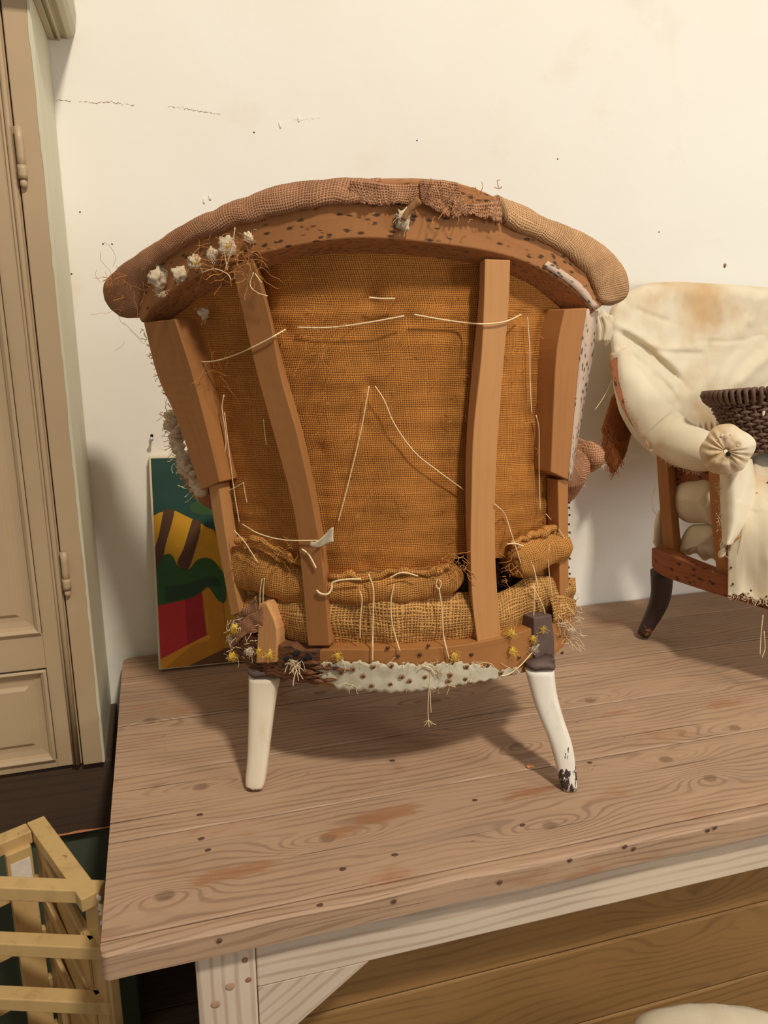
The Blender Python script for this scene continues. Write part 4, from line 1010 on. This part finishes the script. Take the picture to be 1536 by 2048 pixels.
# ================================================================== second armchair (cream calico) on the right
c2 = empty('armchair', (1.2, 1.2, ZT), 'cream calico covered armchair with wicker basket on its seat, right of the burlap one', 'armchair')
class Depth:
    def __init__(s, pts):
        s.p = np.array([q[:2] for q in pts], float); y = np.array([q[2] for q in pts]); n = len(y)
        r = np.linalg.norm(s.p[:, None]-s.p[None], axis=2); A = np.zeros((n+3, n+3)); A[:n, :n] = -r; A[:n, n:] = np.c_[np.ones(n), s.p/500]; A[n:, :n] = A[:n, n:].T
        A[:n, :n] -= np.eye(n)*4
        s.w = np.linalg.solve(A, np.r_[y, 0, 0, 0]); s.n = n
    def __call__(s, x, y):
        r = np.hypot(s.p[:, 0]-x, s.p[:, 1]-y); return float(-r @ s.w[:s.n]+s.w[s.n]+s.w[s.n+1]*x/500+s.w[s.n+2]*y/500)
D2 = Depth([(1230, 590, 1.365), (1215, 640, 1.35), (1225, 720, 1.335), (1260, 800, 1.31), (1300, 890, 1.285), (1345, 920, 1.25), (1440, 940, 1.13), (1450, 880, 1.13), (1400, 860, 1.20), (1345, 835, 1.31), (1280, 565, 1.40), (1400, 565, 1.43), (1536, 570, 1.435), (1300, 700, 1.375), (1345, 750, 1.38), (1400, 700, 1.415), (1450, 790, 1.39), (1536, 800, 1.40), (1536, 650, 1.43), (1700, 600, 1.40), (1700, 800, 1.37), (1800, 620, 1.30), (1800, 800, 1.27), (1536, 905, 1.40), (1700, 905, 1.37), (1800, 905, 1.27)])
DB = Depth([(1230, 590, 1.365), (1215, 640, 1.35), (1225, 720, 1.335), (1260, 800, 1.31), (1300, 890, 1.30), (1345, 835, 1.33), (1280, 565, 1.40), (1400, 565, 1.43), (1536, 570, 1.435), (1300, 700, 1.375), (1345, 750, 1.38), (1400, 700, 1.415), (1450, 790, 1.40), (1536, 800, 1.405), (1536, 650, 1.43), (1700, 600, 1.40), (1700, 800, 1.38), (1800, 620, 1.30), (1800, 800, 1.27), (1345, 905, 1.31), (1420, 905, 1.375), (1536, 905, 1.40), (1700, 905, 1.37), (1800, 905, 1.27)])
folds = [([(1222, 656), (1260, 676), (1299, 704), (1340, 742), (1378, 781)], 7, .012), ([(1225, 648), (1270, 668), (1315, 700), (1370, 750)], 9, -.010), ([(1265, 614), (1300, 630), (1344, 645)], 5, .005), ([(1293, 693), (1327, 704), (1407, 706)], 4, .005), ([(1293, 686), (1327, 696), (1400, 698)], 7, -.004),
         ([(1395, 682), (1469, 682), (1536, 666)], 3, .004), ([(1426, 577), (1446, 642)], 5, -.004), ([(1534, 580), (1514, 616), (1497, 656)], 6, -.008), ([(1560, 690), (1510, 735), (1465, 780)], 10, -.010), ([(1228, 690), (1282, 724), (1300, 740)], 5, .005), ([(1405, 680), (1410, 790)], 8, -.005), ([(1372, 719), (1381, 800)], 6, -.005), ([(1300, 740), (1345, 790), (1352, 822)], 7, .007), ([(1325, 740), (1365, 800)], 6, -.005), ([(1490, 800), (1560, 750)], 6, .006), ([(1240, 600), (1300, 690)], 8, -.003), ([(1420, 800), (1455, 720), (1480, 690)], 9, .005)]
FS = [(resample(f[0], 30), f[1], f[2]) for f in folds]
def foldd(x, y):
    d = 0
    for p, w, h in FS:
        r2 = ((p-np.array([x, y]))**2).sum(1); i = r2.argmin(); e = min(1, min(i, 29-i)/6+.15); d += h*e*math.exp(-r2[i]/w**2)
    return d
Lx = [(563, 1262), (575, 1244), (592, 1229), (620, 1220), (645, 1217), (700, 1223), (760, 1234), (800, 1250), (850, 1280), (905, 1330)]
def topy(x): return np.interp(x, [1217, 1230, 1262, 1330, 1450, 1536, 1650, 1800], [620, 588, 566, 562, 568, 575, 600, 650])
def cover(back):
    def f(u, v):
        u2 = u**1.25; x0 = 1217; x = x0+u2*(1800-x0); yt = topy(x); y = yt+(905-yt)*v
        lx = np.interp(y, [q[0] for q in Lx], [q[1] for q in Lx]); 
        x = lx+u2*(1800-lx); yt = topy(x); y = max(yt, y)
        Y = DB(x, y)
        edge = min(1, u*9)*min(1, v*12); roll_ = (1-math.sqrt(max(0, 1-(1-min(1, u*9))**2)))*.03+(1-math.sqrt(max(0, 1-(1-min(1, v*12))**2)))*.03
        Y += roll_+edge*(foldd(x, y)+.005*mnoise.noise(Vector((x*.016, y*.012, 1)))+.003*mnoise.noise(Vector(((x+y)*.03, (x-y)*.008, 4)))+.0012*mnoise.noise(Vector((x*.07, y*.05, 6))))
        if back: Y = min(1.476, DB(x, y)+.050-0*roll_)
        p = ony(x, y, Y); return p
    return f
grid('back_cover', cover(False), 110, 80, M_cream, c2, label='wrinkled cream calico over the inside of the back')
grid('outer_back', cover(True), 24, 20, M_cream2, c2)
# wing flowing into the arm
arm = [(1240, 700, 18), (1262, 770, 30), (1295, 830, 42), (1345, 878, 48), (1395, 900, 46), (1440, 908, 42), (1456, 910, 30)]
ap = resample([(a[0], a[1]) for a in arm], 50); ar = np.interp(np.linspace(0, 1, 50), np.linspace(0, 1, 7), [a[2] for a in arm])
P = []; rr = []
for (x, y), r in zip(ap, ar):
    Y = D2(x, y)+.012; p = ony(x, y, Y); w = (p-CAM) @ FW; rr.append(r/FPX*w); P.append(p)
V, Fc, uv = tube_geo(np.array(P), np.array(rr), 28)
V = np.array([v+np.array([.6, .8, 0])*(.004*mnoise.noise(Vector((v[0]*18, v[1]*18, v[2]*30)))+.0025*mnoise.noise(Vector((v[0]*60, v[1]*60, v[2]*25)))) for v in V])
mesh('arm_cover', V, Fc, M_cream, c2, uv=uv, label='cream calico arm roll')
# gathered rosette on the arm front
rc = ony(1457, 903, 1.052); vd = -(rc-CAM)/np.linalg.norm(rc-CAM); sx_ = np.cross([0, 0, 1], vd); sx_ /= np.linalg.norm(sx_); sy_ = np.cross(vd, sx_)
def ros(u, v):
    th = 2*math.pi*u; ca, sa = math.cos(th), math.sin(th); out = .040*(1+.16*mnoise.noise(Vector((ca*1.4, sa*1.4, 2)))+.10*max(0, ca*.5+sa*.85)); r = .003+(out-.003)*v
    ph = 11*th+3.2*math.sin(th*2+.6)+1.7*math.sin(3*th)
    pl = .0042*math.copysign(abs(math.sin(ph))**.6, math.sin(ph))*min(1, v*2.0)*(1.1-v*.75)*(.6+.6*mnoise.noise(Vector((ca*2, sa*2, 7))))
    d = -.014*v**2-.05*max(0, v-.72)**1.3+pl+.007*(1-abs(v-.5)*2)-.005*(v < .05)+.004*mnoise.noise(Vector((ca*r*90, sa*r*90, 4)))
    return rc+sx_*(r*1.02*ca-.004)+sy_*r*sa+vd*(d+.010)
grid('gathered_cloth', ros, 150, 18, M_cream, c2, label='cream cloth gathered into pleats at the arm front')
V, Fc = blob_geo(rc+vd*.014+sy_*-.004, .0035, 4, .4, 2); mesh('tack_hole', V, Fc, M_dark, c2)
for k in range(5):
    a = .4+k*.5; q = rc+sx_*.022*math.cos(a)+sy_*.026*math.sin(a)+vd*.004; V, Fc = blob_geo(q, .008, k+20, .6, 2, 2, (1.3, .8, .7)); mesh('frayed_pleat', V, Fc, M_cream, c2)
# arm front and its strip
DF = Depth([(1432, 930, 1.115), (1470, 930, 1.075), (1508, 930, 1.12), (1434, 1000, 1.11), (1475, 1000, 1.055), (1514, 1000, 1.11), (1440, 1080, 1.10), (1465, 1070, 1.07), (1500, 1050, 1.09), (1452, 1130, 1.075), (1460, 1190, 1.06)])
def armfront(u, v):
    y = 918+v*172; xl = np.interp(y, [918, 1000, 1090], [1430, 1434, 1444]); xr = np.interp(y, [918, 960, 1010, 1045, 1072, 1090], [1503, 1513, 1514, 1502, 1482, 1466]); x = xl+(xr-xl)*u
    e = (2*u-1)**8*.02
    return ony(x, y, 1.125-.05*math.sin(math.pi*min(1, max(0, u)))**.7-.02*v+e+.0025*mnoise.noise(Vector((x*.03, y*.012, 3)))+.0018*math.exp(-((x-1490+.3*(y-960))/5)**2)*(y < 1000))
grid('arm_front', armfront, 40, 50, M_cream, c2, solid=.002, label='cream padded front of the arm')
q = resample([(1514, 985), (1513, 1012), (1503, 1043), (1484, 1068), (1464, 1082), (1458, 1086)], 24)
tube('seam_cord', [ony(x, y, DF(x, y)-.004) for x, y in q], .0012, M_jute, c2, 6)
tube('seam_cord', [ony(x, y, DF(x, y)-.004) for x, y in resample([(1462, 1084), (1458, 1120), (1459, 1150)], 12)], .0010, M_jute, c2, 6)
DS = Depth([(1470, 1085, 1.075), (1462, 1190, 1.055), (1510, 930, 1.17), (1620, 930, 1.15), (1510, 905, 1.27), (1620, 905, 1.27), (1800, 905, 1.25), (1515, 1040, 1.06), (1620, 1060, 1.0), (1536, 1120, 1.02), (1536, 1198, 1.01), (1650, 1215, .97), (1500, 1060, 1.06), (1800, 930, 1.10), (1800, 1060, .95), (1800, 1240, .92)])
def seat2(u, v):
    x = 1456+u*(1800-1456); yt = np.interp(x, [1456, 1478, 1488, 1800], [1078, 1050, 904, 902]); yb = np.interp(x, [1456, 1500, 1536, 1640, 1800], [1186, 1194, 1203, 1225, 1255])+3*math.sin(x*.35)+3*math.sin(x*.13); y = yt+(yb-yt)*v
    return ony(x, y, DS(x, y)+.003*mnoise.noise(Vector((x*.05, y*.015, 3)))+.002*math.sin(x*.08)*(v > .4))
grid('seat_cover', seat2, 70, 60, M_cream, c2, solid=.0015, label='cream calico over the seat with a frayed tacked hem')
for (x, y) in [(1462, 1135), (1466, 1168), (1502, 1181), (1533, 1193), (1536, 965)]:
    p = ony(x, y, DS(x, y)-.003); V, Fc = blob_geo(p, .0022, x, .2, 1); mesh('tack', V, Fc, M_iron, c2)
# frame
EX = np.array([.966, .26, 0])
def wb(name, tp_, bt_, n, d, mat, lab=None, vec=EX):
    T_ = np.array([ony(*q) for q in resample(tp_, n)]); B_ = np.array([ony(*q) for q in resample(bt_, n)])
    return beam(name, [B_, T_, T_+vec*d, B_+vec*d], n, mat, c2, .0015, label=lab)
M_rail2 = wood('worn_seat_rail', lin(150, 88, 50), lin(104, 58, 32), ring=60, rough=.75, grainy=.4, ringmix=.3, spots=(60, 110))
wb('seat_rail', [(1303, 1096, 1.262), (1318, 1100, 1.235), (1345, 1112, 1.195), (1420, 1142, 1.112), (1460, 1155, 1.07), (1536, 1185, 1.02), (1640, 1222, .95), (1720, 1235, .935)], [(1303, 1132, 1.262), (1318, 1148, 1.235), (1345, 1160, 1.195), (1420, 1185, 1.112), (1460, 1197, 1.07), (1536, 1220, 1.02), (1640, 1258, .95), (1720, 1275, .935)], 30, .03, M_rail2, 'worn reddish seat rail')
wb('arm_post', [(1312, 905, 1.275), (1318, 1000, 1.268), (1328, 1112, 1.25)], [(1334, 908, 1.25), (1340, 1000, 1.245), (1350, 1116, 1.225)], 10, .022, M_chairwood)
wb('arm_post', [(1416, 935, 1.125), (1422, 1040, 1.118), (1433, 1150, 1.108)], [(1442, 935, 1.10), (1446, 1040, 1.095), (1458, 1156, 1.085)], 10, .02, M_chairwood)
wb('arm_rail', [(1335, 925, 1.28), (1380, 938, 1.22), (1432, 945, 1.15)], [(1335, 972, 1.28), (1380, 972, 1.22), (1432, 972, 1.15)], 8, .018, M_rail2)
wb('inner_strut', [(1344, 1060, 1.29), (1356, 1085, 1.28), (1364, 1100, 1.27)], [(1344, 1112, 1.27), (1356, 1116, 1.26), (1366, 1112, 1.25)], 6, .015, M_chairwood)
def bagc(name, poly, Y, seed, bul):
    q = resample(poly+[poly[0]], 41)[:-1]; cx = q.mean(0); rings = []
    for s_, dd in [(1.0, .02), (.99, .0), (.93, -.010), (.8, -.019), (.55, -.026), (.25, -.030), (.03, -.031)]:
        r = []
        for i, p in enumerate(q):
            z = cx+(p-cx)*s_; Yy = Y(z[0])+dd*bul+.004*mnoise.noise(Vector((z[0]*.05, z[1]*.05, seed))); r.append(ony(z[0], z[1], Yy))
        rings.append(np.array(r))
    V, Fc, uv = loft(rings, True, True); return mesh(name, V, Fc, M_cream2, c2, uv=uv, subs=0)
Yb = lambda x: np.interp(x, [1340, 1435], [1.275, 1.165])
bagc('stuffed_cushion', [(1345, 990), (1356, 968), (1380, 960), (1425, 956), (1434, 1000), (1434, 1052), (1408, 1046), (1375, 1045), (1352, 1030), (1342, 1012)], Yb, 2, 1.0)
bagc('stuffed_cushion', [(1342, 1104), (1358, 1085), (1376, 1055), (1400, 1048), (1434, 1058), (1440, 1125), (1424, 1116), (1408, 1122), (1392, 1106), (1376, 1112), (1362, 1104), (1350, 1112)], Yb, 7, .9)
bagc('stuffed_cushion', [(1306, 1085), (1310, 1040), (1322, 1018), (1330, 1050), (1330, 1096), (1316, 1100)], lambda x: 1.285, 9, .5)
# legs
def leg2(px, py, Y, foot, mat):
    a = ony(px, py, Y); f_ = np.array(foot); m_ = (a+f_)/2+np.array([-.004, .004, 0])
    m_ = a*.55+f_*.45+np.array([.012, -.004, .0])
    return tube('leg', [a, m_, f_], [.023, .019, .0125], M_darkleg, c2, 16, 16)
M_darkleg = paint('dark_leg', lin(58, 42, 36), lin(140, 84, 44), .66, 40, zgrad=(.0, .035, .18))
leg2(1324, 1142, 1.262, (.938, 1.274, ZT+.0065), M_darkleg)
for ft in [(1.09, .93, ZT+.004), (1.40, 1.40, ZT+.004), (1.55, 1.05, ZT+.004)]:
    f_ = np.array(ft); a = f_+np.array([0, .01, .17]); tube('leg', [a, (a+f_)/2, f_], [.023, .019, .013], M_darkleg, c2, 14, 10)
eL = resample([(1222, 720), (1236, 782), (1258, 832), (1292, 882), (1318, 905)], 30)
a_ = np.array([ony(x-4, y+2, D2(x, y)+.012) for x, y in eL]); b2_ = np.array([ony(x+12, y-6, D2(x, y)+.010) for x, y in eL])
beam('frame_edge', [a_, b2_, b2_+np.array([.012, .016, 0]), a_+np.array([.012, .016, 0])], 30, M_rail2, c2, .001, label='bare wood edge of the wing')
# knot, hanging coir strip, frayed edges
kc = ony(1208, 655, 1.338); V, Fc = blob_geo(kc, .020, 3, .35, 3, 2.2, (.85, .8, 1.5)); mesh('cloth_knot', V, Fc, M_cream2, c2, uv=np.c_[V[:, 0], V[:, 2]], label='bunched cloth knot at the top corner')
for k in range(5):
    q = [(1192+k*6, 632), (1196+k*6+3*math.sin(k), 655), (1196+k*5, 682)]
    tube('knot_fold', [ony(x+2, y, 1.322+.003*math.sin(k*2)) for x, y in q], [.003, .0055, .003], M_cream2, c2, 8, 14)
fp = resample([(1254, 772), (1243, 812), (1234, 862), (1229, 905), (1226, 942)], 30); fr_ = np.interp(np.linspace(0, 1, 30), [0, .15, .5, .8, 1], [14, 24, 31, 24, 6])
rings = []
for (x, y), r in zip(fp, fr_):
    c = ony(x, y, 1.37); w = r/FPX*((c-CAM) @ FW); rings.append(np.array([c+AX*w*math.cos(a)+BX*.010*math.sin(a)+.003*np.array([nz(c+AX*w*math.cos(a), 120, 2), 0, nz(c+AX*w*math.cos(a), 120, 5)]) for a in np.linspace(0, 2*math.pi, 16, endpoint=False)]))
V, Fc, uv = loft(rings); fur = mesh('coir_strip', V, Fc, M_fur, c2, uv=uv, label='brown coir strip hanging from the side')
b = Bag(); rnd = random.Random(11)
for i in range(240):
    k = rnd.randrange(30); (x, y), r = fp[k], fr_[k]; p = ony(x+rnd.uniform(-1, 1)*r, y, 1.355)
    V, Fc, u_ = tube_geo(strand(p, (rnd.gauss(0, .5), -.2, -1), rnd.uniform(.008, .022), .35, 5), .0005, 3, False); b.add(V, Fc)
b.build('loose_coir', M_fur, c2, kind='stuff')
def fringe(name, pts, n, Yf, L, mat, w=4):
    b = Bag(); q = resample(pts, 100)
    for i in range(n):
        x, y = q[rnd.randrange(100)]; p = ony(x+rnd.gauss(0, w), y+rnd.gauss(0, w), Yf(x, y)-.004)
        V, Fc, u_ = tube_geo(strand(p, (rnd.gauss(0, .8), -.3, rnd.gauss(-.6, .6)), rnd.uniform(.3, 1)*L, .8, 5), .0005, 3, False); b.add(V, Fc)
    b.build(name, mat, c2, kind='stuff')
fringe('frayed_threads', [(1222, 700), (1235, 770), (1262, 830), (1300, 890)], 60, D2, .008, M_jute, 3)
fringe('frayed_threads', [(1290, 880), (1320, 910), (1360, 935), (1400, 945)], 90, D2, .008, M_cream2, 3)
fringe('frayed_threads', [(1435, 960), (1438, 1010), (1444, 1080), (1452, 1110)], 70, DF, .009, M_cream2, 3)
fringe('frayed_threads', [(1460, 1188), (1500, 1196), (1536, 1206)], 70, DS, .010, M_cream2, 3)
for q in [(1447, 1090), (1444, 1106)]:
    Y = DF(*q) if q[1] > 1000 else D2(*q); V, Fc = blob_geo(ony(q[0], q[1], Y-.004), .008, q[0], .5, 2, 2, (1, .5, 1.2)); mesh('torn_edge', V, Fc, M_cream2, c2)
for pts, Y in [([(1310, 975), (1303, 1000), (1306, 1020), (1312, 1028)], 1.26), ([(1526, 1230), (1522, 1270), (1520, 1310)], 1.0), ([(1528, 1262), (1530, 1295), (1524, 1316)], 1.0), ([(1225, 760), (1210, 790), (1190, 820)], 1.36)]:
    tube('loose_thread', [ony(x, y, Y) for x, y in pts], .0008, M_twine, c2, 5, 14)

# the far side of the chair mirrors the near one
for nm in ('arm_cover', 'arm_front', 'gathered_cloth', 'frame_edge'):
    o = next(q for q in c2.children if q.name.split('.')[0] == nm); cpy = o.copy(); cpy.data = o.data.copy(); COL.objects.link(cpy); cpy.parent = c2
    for v in cpy.data.vertices: v.co.x = 2*(1.192-1.2)-v.co.x
    cpy.data.flip_normals()
for o in [q for q in c2.children if q.name.split('.')[0] == 'arm_post']:
    cpy = o.copy(); cpy.data = o.data.copy(); COL.objects.link(cpy); cpy.parent = c2
    for v in cpy.data.vertices: v.co.x = 2*(1.192-1.2)-v.co.x
    cpy.data.flip_normals()

# ================================================================== wicker basket on the second armchair
bc = np.array([1.190, 1.208, 1.122]); bk = empty('basket', bc, 'dark brown woven wicker basket sitting on the cream armchair', 'basket')
tilt = Matrix.Rotation(math.radians(-9), 3, Vector((-.26, .966, 0)).cross(Vector((0, 0, 1))))
def bpt(th, h, extra=0.0):
    r = .76+.44*h/.115; p = Vector(((.188*r+extra)*math.cos(th), (.076*r+extra)*math.sin(th), h)); c, s = .966, .26
    p = Vector((p.x*c-p.y*s, p.x*s+p.y*c, p.z)); p = tilt @ p; return bc+np.array(p)
ST = 44
for k in range(17):
    h = .006+k*.0062; P = [bpt(t, h+.0012*math.sin(t*7+k), .0048*math.sin(ST/2*t+math.pi*(k % 2))) for t in np.linspace(0, 2*math.pi, ST*4+1)]
    tube('withy', P, .0034, M_wicker, bk, 6)
for k in range(ST):
    t = 2*math.pi*(k+.5)/ST; tube('stake', [bpt(t, .002), bpt(t, .055), bpt(t, .110)], .0030, M_wicker, bk, 6)
for k in range(70):
    t = 2*math.pi*k/70; P = [bpt(t+.10*a/6.28, .108+.012*math.sin(a), .010*math.cos(a)) for a in np.linspace(-1.6, 4.0, 9)]
    tube('rim_wrap', P, .0042, M_wicker, bk, 6)
Pb = [bpt(t, .004, -.004) for t in np.linspace(0, 2*math.pi, 40, endpoint=False)]
V = np.vstack([Pb, [bpt(t, .108, -.008) for t in np.linspace(0, 2*math.pi, 40, endpoint=False)]]); Fc = [tuple(range(40))]+[(i, (i+1) % 40, 40+(i+1) % 40, 40+i) for i in range(40)]
mesh('lining', V, Fc, M_stuff, bk)
for q, r in [((.0), .003)]:
    V, Fc = blob_geo(bpt(3.75, .075, .008), .004, 2, .4, 2, squash=(.7, .5, 1.5)); mesh('chip', V, Fc, M_cream2, bk)

# ================================================================== cloth covered stool at the lower right
qc = ony(1405, 2012, .60); qc[2] = ony(1385, 2030, .645)[2]
cl = empty('stool', (qc[0]+.05, .60, 0), 'low stool under a crumpled cream cloth, at the lower right corner before the table', 'stool')
rings = []
for k, (s_, dz) in enumerate([(.01, 0), (.3, -.001), (.6, -.004), (.8, -.009), (.93, -.018), (1.0, -.035), (1.03, -.08), (1.08, -.16), (1.13, -.26)]):
    ring = []
    for j in range(96):
        a = 2*math.pi*j/96; ca, sa = math.cos(a), math.sin(a)
        rx = .062 if ca < 0 else .21; x = qc[0]+s_*rx*math.copysign(abs(ca)**.8, ca); y = .60+s_*.085*math.copysign(abs(sa)**.8, sa)
        drop = .30*max(0, x-qc[0]-.01)**1.25
        f = .006*math.sin(11*a+2*math.sin(2*a))*min(1, max(0, -dz*9))
        z = qc[2]+dz-drop+.0035*mnoise.noise(Vector((x*30, y*30, 2)))*(k > 0)
        ring.append(np.array([x+f*ca, y+f*sa, z]))
    rings.append(np.array(ring))
V, Fc, uv = loft(rings, True, False); mesh('cloth_cover', V, Fc, M_cream2, cl, uv=uv, solid=.0015)
V, Fc = box_geo((qc[0]+.06, .60, qc[2]-.11), (.09, 0, 0), (0, .06, 0), (0, 0, .012)); board('seat', V, Fc, (1, 0, 0), M_darkwood, cl)
for dx in (-.02, .14):
    for dy in (-.045, .045):
        tube('leg', [(qc[0]+dx, .60+dy, qc[2]-.12), (qc[0]+dx*1.15, .60+dy*1.15, .007)], [.013, .011], M_darkwood, cl, 12, 6)
